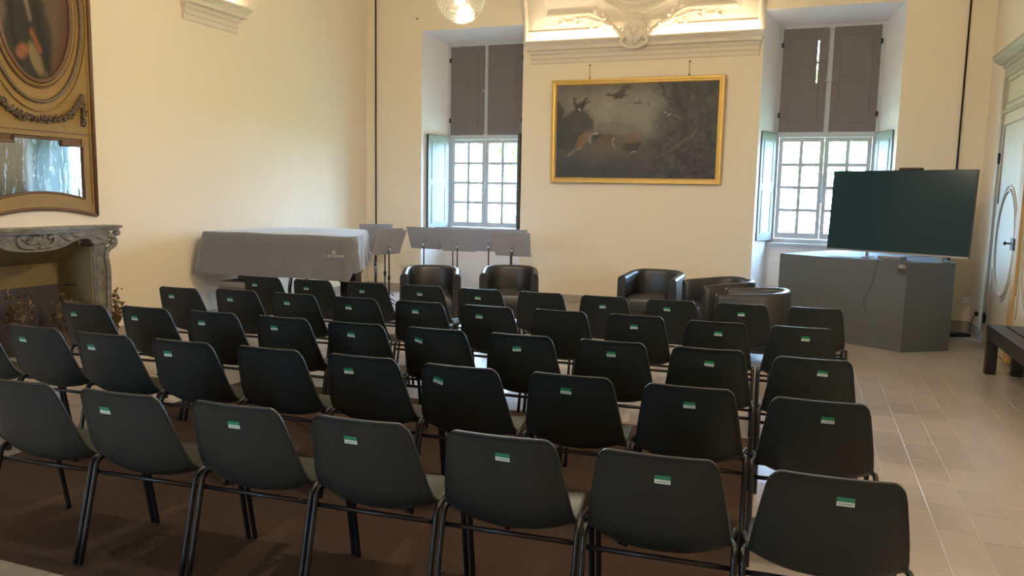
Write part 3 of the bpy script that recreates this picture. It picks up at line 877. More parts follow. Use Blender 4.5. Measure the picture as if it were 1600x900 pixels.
# ------------------------------------------------------------------ piano, cover, bench
pout = [(-6.66, 7.25), (-5.7, 7.32), (-4.80, 7.39), (-4.755, 7.44), (-4.76, 7.56), (-4.86, 7.86), (-5.06, 8.22), (-5.26, 8.56), (-5.40, 8.84), (-5.48, 8.92), (-5.65, 8.95), (-6.66, 8.86)]
piano = empty('grand_piano', (-5.7, 8.0, 0))
tag(piano, 'black grand piano standing under a grey cloth cover', 'piano')
def loc(o, p=(-5.7, 8.0, 0)):
    o.location = (-p[0], -p[1], -p[2]); return o
ins = [(x+(-5.7-x)*0.05, y+(8.05-y)*0.05) for x, y in pout]
loc(MB().prism(ins, 0.66, 1.03).build('case', BLACKLAC, piano))
loc(MB().prism(ins, 1.03, 1.055).build('lid', BLACKLAC, piano))
for (x, y) in ((-6.45, 7.72), (-4.98, 7.72), (-5.45, 8.62)):
    lg = MB().prism([(-0.06, -0.06), (0.06, -0.06), (0.06, 0.06), (-0.06, 0.06)], 0.10, 0.66)
    lg.box((-0.075, -0.075, 0.55), (0.075, 0.075, 0.66), 0.006); lg.box((-0.045, -0.045, 0.06), (0.045, 0.045, 0.10))
    o = lg.build('leg', BLACKLAC, piano, merge=False); o.location = (x+5.7, y-8.0, 0)
    w_ = MB().lathe([(0.0, -0.012), (0.03, -0.012), (0.03, 0.012), (0.0, 0.012)], 14, (0, 0, 0.03), 'x').build('caster', BRASS, piano); w_.location = (x+5.7, y-8.0, 0)
ly = MB()
for dy in (-0.16, 0.16): ly.tube([(0, dy, 0.15), (0, dy*1.15, 0.4), (0, dy*0.8, 0.66)], 0.022, 8)
ly.box((-0.05, -0.24, 0.09), (0.05, 0.24, 0.16), 0.01)
o = ly.build('pedal_lyre', BLACKLAC, piano, merge=False); o.location = (-5.83+5.7, 7.95-8.0, 0)
for dy in (-0.08, 0, 0.08):
    o = MB().tube([(-0.04, dy, 0.11), (-0.14, dy, 0.105), (-0.20, dy, 0.085)], [0.008, 0.012, 0.016], 8).build('pedal', BRASS, piano); o.location = (-5.83+5.7, 7.95-8.0, 0)

# dense outline of the cover
def outline(pts, step=0.03):
    out = []
    k = len(pts)
    for i_ in range(k):
        p, q = Vector(pts[i_]), Vector(pts[(i_+1) % k])
        n = max(1, int((q-p).length/step))
        out += [p+(q-p)*(j/n) for j in range(n)]
    return out
ol = outline(pout)
cen = Vector((-5.75, 8.05))
nO = len(ol)
rings = []
for lev in range(13):
    t = lev/12; ring = []
    for i_, p in enumerate(ol):
        a_, b_ = ol[(i_+1) % nO], ol[i_-1]
        tg = (a_-b_).normalized(); nrm = Vector((tg[1], -tg[0]))
        front = p[1] < 7.42
        zb = 0.605 if front else 0.70
        if front and p[0] > -4.85: zb = 0.60
        if p[0] < -6.6: zb = 0.62
        z = 1.092-(1.092-zb)*t
        s_arc = i_*0.03
        fold = (0.022*math.sin(s_arc*10.0)+0.014*math.sin(s_arc*19+1.3)+0.006*math.sin(s_arc*37))*t**1.1
        if front and p[0] < -5.4: fold *= 0.35
        bul = 0.012*math.sin(PI*min(1, t*2.5)) + 0.03*t + fold
        if p[0] < -6.6: bul = 0.06*t
        if front: bul += 0.02*t
        ring.append((p[0]+nrm[0]*bul - (0.05*t if (front and p[0] < -6.5) else 0), p[1]+nrm[1]*bul, z+0.006*math.sin(s_arc*6)*t))
    rings.append(ring)
def pcl(p, k): return (p[0]+(cen[0]-p[0])*k, p[1]+(cen[1]-p[1])*k)
topr = []
for k in (1.0, 0.8, 0.6, 0.4, 0.22, 0.1, 0.03, 0.008):
    topr.append([(*pcl(p, k), 1.098+(0.004*math.sin(p[0]*7+k*9) if k > 0.02 else -0.002)+0.002*k) for p in ol])
allr = topr+rings
G = [[r_[i_] for r_ in allr] for i_ in range(nO)]
cov = MB().grid(G, closed_u=True).build('piano_cover', COVER)
tag(cov, 'grey cloth cover with a printed logo draped over the grand piano', 'cover')
def text_obj(name, body, size, material, parent, loc_, rot, extr=0.0006):
    cu = bpy.data.curves.new(name+'_font', 'FONT'); cu.body = body; cu.size = size; cu.align_x = 'CENTER'; cu.extrude = extr
    tmp = bpy.data.objects.new(name+'_curve', cu)
    me_ = bpy.data.meshes.new_from_object(tmp); bpy.data.objects.remove(tmp); bpy.data.curves.remove(cu)
    me_.name = name; me_.materials.clear(); me_.materials.append(material)
    o = bpy.data.objects.new(name, me_); COL.objects.link(o)
    o.parent = parent; o.location = loc_; o.rotation_euler = rot
    return o
fa = math.atan2(7.39-7.31, -4.76+5.7)
lx, ly_ = -4.905, 7.328
text_obj('cover_lettering', 'C. BECHSTEIN', 0.040, LOGO, cov, (lx, ly_, 0.865), (PI/2-0.10, 0, fa))
crown = MB()
for (a, b) in (((-0.018, 0.91), (-0.024, 0.94)), ((0, 0.91), (0, 0.95)), ((0.018, 0.91), (0.024, 0.94))):
    crown.tube([(lx+a[0], ly_+0.002, a[1]), (lx+b[0], ly_+0.005, b[1])], 0.0035, 6)
crown.box((lx-0.02, ly_-0.002, 0.904), (lx+0.02, ly_+0.004, 0.912))
crown.build('cover_crown_emblem', LOGO, cov, merge=False)

pb = empty('piano_bench', (-6.27, 7.42, 0))
tag(pb, 'small upholstered piano bench pushed under the covered piano', 'bench')
MB().box((-0.20, -0.18, 0.43), (0.30, 0.18, 0.52), 0.03).build('seat', UPHOL, pb)
MB().box((-0.19, -0.17, 0.37), (0.29, 0.17, 0.43), 0.005).build('seat_frame', BLACKLAC, pb)
for x in (-0.165, 0.265):
    for y in (-0.145, 0.145):
        MB().box((x-0.02, y-0.02, 0), (x+0.02, y+0.02, 0.37), 0.003).build('leg', BLACKLAC, pb)

# ------------------------------------------------------------------ music stands
def music_stand():
    root = empty('music_stand')
    tilt = math.radians(-20)         # printed side looks to +y and up; back side to -y
    def T(x, v, n):                   # desk coordinates (x, up the desk, normal)
        return (x, math.sin(tilt)*v+math.cos(tilt)*n, 0.80+math.cos(tilt)*v-math.sin(tilt)*n)
    d = MB()
    vs = [T(-0.245, 0, 0), T(0.245, 0, 0), T(0.262, 0.33, 0), T(-0.262, 0.33, 0), T(-0.245, 0, 0.004), T(0.245, 0, 0.004), T(0.262, 0.33, 0.004), T(-0.262, 0.33, 0.004)]
    d.add(vs, [(0,3,2,1),(4,5,6,7),(0,1,5,4),(1,2,6,5),(2,3,7,6),(3,0,4,7)])
    d.build('desk', STEEL, root)
    s = MB(); vs = [T(-0.245, -0.002, 0.0), T(0.245, -0.002, 0.0), T(0.245, -0.002, 0.06), T(-0.245, -0.002, 0.06), T(-0.245, 0.003, 0.0), T(0.245, 0.003, 0.0), T(0.245, 0.003, 0.06), T(-0.245, 0.003, 0.06)]
    s.add(vs, [(0,3,2,1),(4,5,6,7),(0,1,5,4),(1,2,6,5),(2,3,7,6),(3,0,4,7)]); s.build('shelf', STEEL, root)
    MB().tube([(0, -0.055, 0.45), (0, -0.055, 0.88)], 0.0095, 8).build('upper_pole', STEELDK, root)
    MB().tube([(0, -0.055, 0.10), (0, -0.055, 0.50)], 0.0125, 8).build('lower_pole', STEELDK, root)
    MB().tube([(0, -0.055, 0.475), (0, -0.055, 0.53)], 0.019, 10).build('collar', STEELDK, root)
    k = MB(); k.ell((0, -0.068, 0.865), (0.024, 0.018, 0.024), 10, 7); k.tube([(-0.012, -0.05, 0.88), (0.018, -0.075, 0.955)], 0.007, 6)
    k.build('tilt_knob', CHROME, root)
    for q in range(3):
        th = PI/2+2*PI*q/3+0.3
        lg = MB().tube([(0, -0.055, 0.20), (0.10*math.cos(th), -0.055+0.10*math.sin(th), 0.14), (0.27*math.cos(th), -0.055+0.27*math.sin(th), 0.014)], 0.008, 7).build('leg', STEELDK, root)
        MB().ell((0.27*math.cos(th), -0.055+0.27*math.sin(th), 0.014), (0.014, 0.014, 0.013), 8, 6).build('rubber_foot', CABLE, lg)
    return root
ms0 = music_stand()
STANDS = [ # x, y, rotation, extra height, label
    (-5.12, 9.97, -3, -0.02, 'grey music stand below the window, first of its row from the piano'),
    (-4.80, 10.25, 4, -0.05, 'grey music stand mostly hidden behind the two closest to the piano end of the row'),
    (-4.52, 9.80, 3, -0.02, 'grey music stand below the window, pole directly between the two tub armchairs'),
    (-4.15, 10.03, 5, -0.02, 'grey music stand half hidden behind the stand closest to the painting'),
    (-3.92, 10.30, 0, 0.0, 'grey music stand barely showing above the stand closest to the painting'),
    (-3.58, 9.45, 2, -0.02, 'grey music stand behind the tub armchair, closest of its row to the painting'),
    (-5.06, 8.74, 74, 0.03, 'grey music stand at the piano tail, in full view with chrome knob'),
    (-5.38, 9.20, 66, 0.04, 'grey music stand at the piano tail, middle one of three'),
    (-6.20, 10.35, 48, 0.06, 'grey music stand at the piano tail, deepest in the room corner'),
]
for i_, (x, y, a, dz, lab) in enumerate(STANDS):
    s_ = ms0 if i_ == 0 else copy_tree(ms0)
    s_.location = (x, y, 0); s_.rotation_euler = (0, 0, math.radians(a))
    tag(s_, lab, 'music stand', 'grey music stands')

# ------------------------------------------------------------------ podium, television
POD = [(-0.30, 9.91), (1.00, 9.12), (1.50, 9.46), (1.52, 10.62), (0.98, 11.05), (0.34, 11.0)]
pod = MB().prism(POD, 0.0, 0.955).build('podium', PODIUM)
tag(pod, 'tall dark grey angular podium carrying the television', 'podium')
pd = Vector((1.30, -0.79)).normalized(); pn = Vector((pd[1], -pd[0]))      # outward normal of the long face
if pn[1] > 0: pn = -pn
def on_pod(t, z, o=0.0): return (-0.30+pd[0]*t+pn[0]*o, 9.91+pd[1]*t+pn[1]*o, z)
lab = MB()
lab.add([on_pod(1.425, 0.83, 0.004), on_pod(1.515, 0.83, 0.004), on_pod(1.515, 0.945, 0.004), on_pod(1.425, 0.945, 0.004),
         on_pod(1.425, 0.83, 0.0), on_pod(1.515, 0.83, 0.0), on_pod(1.515, 0.945, 0.0), on_pod(1.425, 0.945, 0.0)],
        [(0,1,2,3),(0,4,5,1),(1,5,6,2),(2,6,7,3),(3,7,4,0),(7,6,5,4)])
lo = lab.build('information_plate', mat('plate_dark', (0.05, 0.052, 0.05), 0.4), pod)
pl = MB()
for zz, t0, t1 in ((0.932, 1.43, 1.495), (0.922, 1.43, 1.51), (0.912, 1.43, 1.48), (0.902, 1.43, 1.505)):
    pl.add([on_pod(t0, zz, 0.0048), on_pod(t1, zz, 0.0048), on_pod(t1, zz+0.004, 0.0048), on_pod(t0, zz+0.004, 0.0048)], [(0, 1, 2, 3)])
pl.build('plate_lettering', WHITEPL, lo, merge=False)
tvc = Vector((0.905, 9.66)); td = Vector((1.335, -0.79)).normalized()
tv = empty('television', (tvc[0], tvc[1], 0.955), math.atan2(td[1], td[0]))
tag(tv, 'large switched-off flat television standing on the dark grey podium', 'television')
lean = math.radians(3)
def tvb(a, b, bev, nm, mt):
    o = MB().box(a, b, bev).build(nm, mt, tv); o.rotation_euler = (-lean, 0, 0); return o
tvb((-0.79, -0.018, 0.065), (0.79, 0.022, 0.995), 0.004, 'casing', TVBODY)
tvb((-0.782, -0.0215, 0.085), (0.782, -0.0175, 0.988), 0.0, 'screen', TVSCREEN)
tvb((-0.79, -0.021, 0.064), (0.79, -0.016, 0.0835), 0.0, 'lower_bezel', TVEDGE)
tvb((-0.4, 0.02, 0.15), (0.4, 0.06, 0.6), 0.01, 'rear_housing', TVBODY)
tvb((-0.02, -0.03, 0.995), (0.22, 0.04, 1.022), 0.006, 'camera_bar', TVBODY)
for x in (-0.30, 0.52):
    f_ = MB(); f_.box((x-0.02, -0.10, 0.0), (x+0.02, 0.16, 0.012), 0.002); f_.box((x-0.012, -0.008, 0.01), (x+0.012, 0.012, 0.075))
    f_.build('foot', CHROME if x < 0 else TVEDGE, tv, merge=False)
MB().box((-0.16, -0.03, 0.0), (0.10, 0.12, 0.035), 0.005).build('stand_plate', TVEDGE, tv)
cb = bez([(tvc[0]+td[0]*0.45, tvc[1]+td[1]*0.45-0.02, 1.03), on_pod(1.36, 1.0, 0.0), on_pod(1.30, 0.975, 0.004), on_pod(1.22, 0.963, 0.01), on_pod(1.19, 0.90, 0.012), on_pod(1.16, 0.70, 0.008), on_pod(1.09, 0.55, 0.008), on_pod(1.085, 0.45, 0.008), on_pod(1.14, 0.37, 0.01)], 8)
tag(MB().tube(cb, 0.0022, 6).build('video_cable', CABLE), 'thin black cable hanging down the face of the podium', 'cable')

# ------------------------------------------------------------------ landscape painting
def fbm(U, V, sx, sy, seed, octv=4):
    r_ = np.random.default_rng(seed); out = np.zeros_like(U); amp = 1.0; tot = 0
    for o_ in range(octv):
        nx, ny = int(sx*2**o_)+2, int(sy*2**o_)+2
        g = r_.random((nx+2, ny+2)); x = U*(nx-1); y = V*(ny-1)
        xi, yi = np.clip(x.astype(int), 0, nx), np.clip(y.astype(int), 0, ny); xf, yf = x-xi, y-yi
        xf = xf*xf*(3-2*xf); yf = yf*yf*(3-2*yf)
        out += amp*(g[xi, yi]*(1-xf)*(1-yf)+g[xi+1, yi]*xf*(1-yf)+g[xi, yi+1]*(1-xf)*yf+g[xi+1, yi+1]*xf*yf)
        tot += amp; amp *= 0.5
    return out/tot
def sstep(a, b, x):
    t = np.clip((x-a)/(b-a), 0, 1); return t*t*(3-2*t)
def blend(C, col, A): return C*(1-A[..., None])+np.array(col)*A[..., None]
def ellm(U, V, cx, cy, rx, ry, ang=0.0, soft=0.35):
    c, s = math.cos(ang), math.sin(ang)
    x, y = (U-cx)*c+(V-cy)*s, -(U-cx)*s+(V-cy)*c
    return 1-sstep(1-soft, 1+soft, np.sqrt((x/rx)**2+(y/ry)**2))
def strok(U, V, pts, w):
    d = np.full(U.shape, 9.0)
    for (x0_, y0_), (x1_, y1_) in zip(pts[:-1], pts[1:]):
        dx, dy = x1_-x0_, y1_-y0_; L2 = dx*dx+dy*dy+1e-9
        t = np.clip(((U-x0_)*dx+(V-y0_)*dy)/L2, 0, 1)
        d = np.minimum(d, np.hypot(U-x0_-t*dx, V-y0_-t*dy))
    return (1-sstep(w*0.25, w*1.5, d))*0.85
def landscape(U, V):
    """u 0..1.75 (aspect), v 0..1 up"""
    u = np.clip(U/1.72, 0, 1)
    U = U+0.045*(fbm(u, V, 22, 14, 21)-0.5)+0.02*(fbm(u, V, 60, 36, 22)-0.5)
    V = np.clip(V+0.045*(fbm(u, V, 22, 14, 23)-0.5)+0.02*(fbm(u, V, 60, 36, 24)-0.5), 0, 1)
    n1, n2, n3 = fbm(u, V, 5, 4, 1), fbm(u, V, 14, 9, 2), fbm(u, V, 3, 2, 5)
    C = np.zeros(U.shape+(3,)); C[:] = (0.110, 0.102, 0.092)
    sky = (0.30, 0.27, 0.215)
    A = ellm(U, V, 0.70, 0.72, 0.62, 0.30, -0.15, 0.75)*(0.55+0.6*n1)
    C = blend(C, sky, np.clip(A, 0, 1))
    C = blend(C, (0.15, 0.125, 0.105), np.clip(sstep(0.80, 1.02, V+0.12*(n1-0.5))*0.8, 0, 1))
    # far hill
    hill = sstep(0.0, 0.02, 0.565+0.055*np.sin((U-0.35)*5)-0.10*np.abs(U-0.62)-V)
    C = blend(C, (0.165, 0.143, 0.110), hill*(0.35+0.5*n2))
    # lower ground
    gr = sstep(-0.03, 0.05, 0.46+0.05*np.sin(U*4)+0.08*(n1-0.5)-V)
    C = blend(C, (0.098, 0.090, 0.080), gr)
    C = blend(C, (0.140, 0.112, 0.082), ellm(U, V, 0.85, 0.30, 0.35, 0.10, 0, 0.7)*0.7)
    C = blend(C, (0.14, 0.10, 0.08), ellm(U, V, 0.95, 0.10, 0.35, 0.10, 0.25, 0.7)*0.6)
    C = blend(C, (0.046, 0.052, 0.058), sstep(0.02, 0.22, 0.30-V+0.2*(n3-0.5))*0.75)
    # left bushes and rock
    bush = np.maximum(ellm(U, V, 0.26, 0.58, 0.17, 0.17, 0, 0.3), np.maximum(ellm(U, V, 0.10, 0.48, 0.22, 0.2, 0, 0.35), ellm(U, V, 0.02, 0.72, 0.06, 0.10, 0, 0.4)))
    n4 = fbm(u, V, 26, 16, 8)
    C = blend(C, (0.060, 0.060, 0.054), np.clip(sstep(0.12, 0.80, bush*0.75+0.55*(n4-0.5)+0.25*(n1-0.5)+0.10*bush)*0.92, 0, 1)*(bush > 0.02))
    C = blend(C, (0.10, 0.095, 0.080), np.clip(bush*sstep(0.60, 0.80, n4)*0.45, 0, 1))
    # right-hand wooded bank and tree
    tr = np.clip(sstep(-0.10, 0.22, U-1.10+0.30*(n1-0.5)+0.22*(0.55-V)*(V < 0.62)), 0, 1)
    C = blend(C, (0.056, 0.056, 0.053), tr*0.92)
    C = blend(C, (0.105, 0.102, 0.092), np.clip(tr*sstep(0.52, 0.72, n4)*0.55, 0, 1))
    C = blend(C, (0.034, 0.035, 0.034), np.clip(tr*sstep(0.58, 0.40, n1)*0.0+tr*(1-sstep(0.30, 0.45, n4))*0.6, 0, 1))
    for pts, w in (([(1.30, 0.95), (1.34, 0.80), (1.42, 0.62), (1.40, 0.40)], 0.035), ([(1.14, 0.98), (1.20, 0.86), (1.30, 0.84), (1.38, 0.74)], 0.016), ([(1.28, 1.0), (1.26, 0.88), (1.31, 0.82)], 0.012), ([(1.46, 0.98), (1.45, 0.85), (1.42, 0.70)], 0.014)):
        C = blend(C, (0.045, 0.040, 0.036), strok(U, V, pts, w)*0.8)
    C = blend(C, (0.15, 0.13, 0.11), strok(U, V, [(1.47, 0.97), (1.46, 0.84), (1.43, 0.73)], 0.006)*0.6)
    C = blend(C, (0.15, 0.12, 0.06), strok(U, V, [(1.20, 0.26), (1.32, 0.33), (1.46, 0.42), (1.54, 0.52)], 0.016)*0.65)
    # flying fowl upper left
    bird = (0.050, 0.040, 0.036)
    C = blend(C, bird, ellm(U, V, 0.265, 0.775, 0.066, 0.036, 0.35, 0.35)*0.9)
    C = blend(C, bird, strok(U, V, [(0.22, 0.77), (0.195, 0.82), (0.20, 0.86)], 0.018))
    C = blend(C, bird, strok(U, V, [(0.30, 0.79), (0.325, 0.83), (0.33, 0.85)], 0.018)); C = blend(C, bird, strok(U, V, [(0.31, 0.78), (0.37, 0.81)], 0.011))
    C = blend(C, bird, ellm(U, V, 0.225, 0.725, 0.016, 0.022, 0.2, 0.2)); C = blend(C, (0.36, 0.31, 0.25), ellm(U, V, 0.255, 0.735, 0.014, 0.014, 0, 0.3))
    # hovering bird top centre
    b2 = (0.070, 0.058, 0.050)
    C = blend(C, b2, ellm(U, V, 0.70, 0.885, 0.07, 0.038, 0.3, 0.25)); C = blend(C, b2, strok(U, V, [(0.56, 0.895), (0.64, 0.875), (0.70, 0.86), (0.79, 0.885)], 0.014))
    C = blend(C, b2, strok(U, V, [(0.70, 0.90), (0.76, 0.96), (0.80, 0.97)], 0.03))
    for pts in ([(0.87, 0.80), (0.93, 0.80)], [(0.92, 0.80), (0.93, 0.83)], [(0.93, 0.80), (0.95, 0.785)], [(1.01, 0.80), (1.03, 0.775)], [(1.06, 0.92), (1.12, 0.935)]):
        C = blend(C, (0.06, 0.045, 0.04), strok(U, V, pts, 0.006))
    # resting fowls on the ground
    fo = (0.215, 0.130, 0.080)
    C = blend(C, fo, ellm(U, V, 0.31, 0.415, 0.125, 0.052, 0.85, 0.3)*0.9); C = blend(C, (0.26, 0.22, 0.17), ellm(U, V, 0.385, 0.43, 0.024, 0.07, 0.1, 0.4)*0.7)
    C = blend(C, (0.36, 0.32, 0.26), ellm(U, V, 0.44, 0.475, 0.032, 0.018, -0.2, 0.4)*0.9); C = blend(C, (0.05, 0.045, 0.04), ellm(U, V, 0.455, 0.44, 0.06, 0.02, 0.2, 0.4)*0.8)
    C = blend(C, (0.25, 0.21, 0.16), strok(U, V, [(0.14, 0.25), (0.22, 0.295), (0.28, 0.33)], 0.012)*0.8)
    C = blend(C, (0.34, 0.30, 0.24), strok(U, V, [(0.50, 0.38), (0.55, 0.345), (0.60, 0.35)], 0.009)*0.8)
    C = blend(C, (0.14, 0.085, 0.058), ellm(U, V, 0.57, 0.39, 0.10, 0.07, 0.1, 0.4)*0.8); C = blend(C, (0.32, 0.28, 0.23), strok(U, V, [(0.64, 0.42), (0.63, 0.37), (0.65, 0.34)], 0.008)*0.8)
    C = blend(C, (0.190, 0.120, 0.080), ellm(U, V, 0.86, 0.425, 0.09, 0.075, 0.25, 0.4)*0.85); C = blend(C, (0.055, 0.045, 0.04), ellm(U, V, 0.86, 0.33, 0.10, 0.055, 0.1, 0.4)*0.9)
    C = blend(C, (0.34, 0.29, 0.23), strok(U, V, [(0.835, 0.275), (0.86, 0.28), (0.90, 0.28)], 0.008)*0.8)
    C = blend(C, (0.16, 0.14, 0.11), strok(U, V, [(0.92, 0.30), (0.97, 0.35), (0.99, 0.42)], 0.012)*0.6)
    for (cx, cy) in ((1.215, 0.695), (1.245, 0.67)): C = blend(C, (0.32, 0.28, 0.22), ellm(U, V, cx, cy, 0.016, 0.010, 0.3, 0.4)*0.8)
    C = blend(C, (0.28, 0.25, 0.21), strok(U, V, [(1.13, 0.57), (1.125, 0.53)], 0.007)*0.8); C = blend(C, (0.20, 0.17, 0.13), strok(U, V, [(1.28, 0.67), (1.34, 0.65), (1.36, 0.62)], 0.008)*0.7)
    C = (C*0.94+np.array((0.006, 0.008, 0.011)))*(0.84+0.32*n2[..., None])
    return np.clip(C, 0.01, 1)
def painted_grid(name, w, h, nx, ny, func, material, parent):
    me = bpy.data.meshes.new(name)
    X, Z = np.meshgrid(np.linspace(0, w, nx), np.linspace(0, h, ny), indexing='ij')
    V = np.stack([X-w/2, np.zeros_like(X), Z], -1).reshape(-1, 3)
    idx = np.arange(nx*ny).reshape(nx, ny)
    F = np.stack([idx[:-1, :-1], idx[1:, :-1], idx[1:, 1:], idx[:-1, 1:]], -1).reshape(-1, 4)
    me.from_pydata(V.tolist(), [], F.tolist())
    Cc = func(X/h, Z/h).reshape(-1, 3)
    at_ = me.color_attributes.new('paint', 'FLOAT_COLOR', 'POINT')
    at_.data.foreach_set('color', np.concatenate([Cc, np.ones((len(Cc), 1))], 1).astype(np.float32).ravel())
    me.materials.append(material)
    o = bpy.data.objects.new(name, me); COL.objects.link(o); o.parent = parent
    return o
PW, PH, FB = 2.47, 1.485, 0.078
px = (-3.655-1.17)/2
painting = empty('framed_painting', (px, YB-0.045, 1.785))
painting.rotation_euler = (math.radians(1.0), 0, 0)
tag(painting, 'wide gold-framed dark landscape painting with birds, hung between the two windows', 'painting')
CAN = attr_mat('oil_canvas', 0.5, 0.22, (120, 0.12))
cv_ = painted_grid('canvas', PW-2*FB, PH-2*FB, 300, 180, landscape, CAN, painting); cv_.location = (0, -0.012, FB)
FPROF = [(0.0, 0.03), (0.0, -0.030), (0.012, -0.042), (0.026, -0.042), (0.032, -0.030), (0.048, -0.026), (0.058, -0.034), (0.066, -0.034), (FB+0.002, -0.012), (FB+0.002, 0.0)]
def frame_rails(W_, H_, prof, material, parent, nm='frame_rail'):
    cs = [(-W_/2, 0, 1, 1), (W_/2, 0, -1, 1), (W_/2, H_, -1, -1), (-W_/2, H_, 1, -1)]
    for i_ in range(4):
        a, b = cs[i_], cs[(i_+1) % 4]
        rows_ = [[(c[0]+c[2]*o_, y_, c[1]+c[3]*o_) for o_, y_ in prof] for c in (a, b)]
        MB().grid(rows_, smooth=False).build(nm, material, parent)
frame_rails(PW, PH, FPROF, GOLD, painting)
back = MB().box((-PW/2+0.02, -0.008, 0.02), (PW/2-0.02, 0.03, PH-0.02)).build('backing', BENCHW, painting)
for hx in (-3.10, -1.675):
    hk = MB().tube([(0, -0.03, 0), (0, -0.03, 0.175)], 0.0035, 6)
    hk.ell((0, -0.02, 0.19), (0.011, 0.02, 0.017), 8, 6); hk.ell((0, -0.03, 0.01), (0.011, 0.012, 0.015), 8, 6)
    o = hk.build('hanging_hook', GILTDK, merge=False); o.location = (hx, YB, 3.285)
    tag(o, 'iron wall hook and rod holding the %s upper corner of the landscape painting' % ('left' if hx < -2 else 'right'), 'hook', 'painting hooks')
nl = MB().tube([(WIN[0]-0.955, YB+0.005, 4.305), (WIN[0]-0.94, YB-0.03, 4.30), (WIN[0]-0.90, YB-0.04, 4.285)], 0.007, 6).build('wall_nail', IRON)
tag(nl, 'bent iron nail in the plaster above the music-stand window', 'nail')

# ------------------------------------------------------------------ black rods in the two corners
for x, lb in ((-6.66, 'thin black vertical rod on the wall behind the music stands'), (1.69, 'thin black vertical rod on the wall behind the television')):
    rod = empty('wall_rod', (x, YB, 0)); tag(rod, lb, 'rod', 'black wall rods')
    MB().tube([(0, -0.022, 0.02), (0, -0.022, ZC-0.02)], 0.0115, 8).build('rod', IRON, rod)
    for z in (0.9, 2.9, 4.7): MB().box((-0.006, -0.03, z), (0.006, 0.0, z+0.012)).build('clip', IRON, rod)

# ------------------------------------------------------------------ trumeau mirror with oval portrait (fireplace wall)
TY = 5.36
tm = empty('trumeau_mirror', (XL, TY, 0), PI/2)      # local x -> +y world, local -y -> +x world (room)
tag(tm, 'tall ochre and gilt panel with oval portrait above an aged mirror, over the fireplace', 'mirror')
HW, Z0, Z1 = 0.585, 1.30, 4.35
def arch(x, zc, rise, hw): return zc+rise*(1-(x/hw)**2)
xs_ = np.linspace(-HW, HW, 25)
# ground panel, with arched foot (opening for the mirror is left free)
gp = MB()
gp.prism([(-HW, 2.06), (HW, 2.06), (HW, Z1), (-HW, Z1)], -0.025, 0.0, 'y')
gp.build('ground_panel', GILT, tm)
for sx in (-1, 1):
    MB().prism([(sx*HW, 1.40), (sx*0.452, 1.46), (sx*0.452, 2.06), (sx*HW, 2.06)], -0.025, 0.0, 'y').build('side_panel', GILT, tm)
bt = [(x, arch(x, 1.30, 0.075, HW)) for x in xs_]+[(x, arch(x, 1.47, 0.06, 0.45)) for x in np.linspace(HW, -HW, 25)]
MB().prism(bt, -0.028, 0.0, 'y').build('foot_panel', GILT, tm)
# outer mouldings
for sx in (-1, 1):
    MB().tube([(sx*HW, -0.03, Z0), (sx*HW, -0.03, Z1)], 0.020, 8).build('outer_moulding', GILTDK, tm)
    MB().tube([(sx*(HW-0.045), -0.026, 1.42), (sx*(HW-0.045), -0.026, Z1)], 0.007, 6).build('inner_moulding', GILT, tm)
MB().tube([(x, -0.03, arch(x, 1.30, 0.075, HW)) for x in xs_], 0.016, 8).build('outer_moulding', GILTDK, tm)
MB().tube([(x, -0.028, arch(x, 1.47, 0.06, 0.45)) for x in np.linspace(-0.455, 0.455, 21)], 0.012, 8).build('mirror_moulding', GILTDK, tm)
stp = [(-0.455, 1.99), (-0.27, 1.99), (-0.27, 2.04), (0.225, 2.04), (0.225, 1.99), (0.455, 1.99)]
MB().tube([(x, -0.028, z) for x, z in stp], 0.012, 6).build('mirror_moulding', GILTDK, tm)
for sx in (-1, 1): MB().tube([(sx*0.455, -0.028, 1.47), (sx*0.455, -0.028, 1.99)], 0.009, 6).build('mirror_moulding', GILTDK, tm)
MB().box((-0.585, -0.030, 2.10), (0.585, -0.026, 2.112)).build('panel_joint', GILTDK, tm)
# mirror plates
for a, b, zt, tilt in ((-0.45, -0.272, 1.985, 0.6), (-0.27, 0.222, 2.035, 0.0), (0.224, 0.45, 1.985, -0.5)):
    pl = MB().prism([(x, arch(x, 1.475, 0.055, 0.45)) for x in np.linspace(a, b, 9)]+[(b, zt), (a, zt)], -0.012, -0.006, 'y').build('mirror_plate', MIRROR, tm)
    pl.rotation_euler = (0, 0, math.radians(tilt*0.5))
MB().box((-HW+0.01, -0.005, 1.40), (HW-0.01, 0.0, 2.07)).build('mirror_backing', GILTDK, tm)
# oval portrait
OC, ORX, ORZ = 3.22, 0.365, 0.64
def ovp(k, t, y): return (k*ORX*math.cos(t), y, OC+(ORZ-(1-k)*0.0)*k*math.sin(t))
def oval_ring(rx, rz, r, name, material, n=64, knob=False):
    pts = [(rx*math.cos(2*PI*i_/n), -0.035, OC+rz*math.sin(2*PI*i_/n)) for i_ in range(n)]
    rr = [r*(1.15 if (i_ % 2 and knob) else 1.0) for i_ in range(n)]
    MB().tube(pts, rr, 8, closed=True).build(name, material, tm)
oval_ring(0.372, 0.655, 0.022, 'portrait_frame', OVALBR)
oval_ring(0.405, 0.690, 0.012, 'portrait_frame', GILT)
oval_ring(0.425, 0.712, 0.010, 'portrait_frame', OVALBR)
oval_ring(0.488, 0.842, 0.017, 'oval_bead_moulding', GILTCARVE, 120, True)
oval_ring(0.545, 0.930, 0.008, 'oval_moulding', GILT)
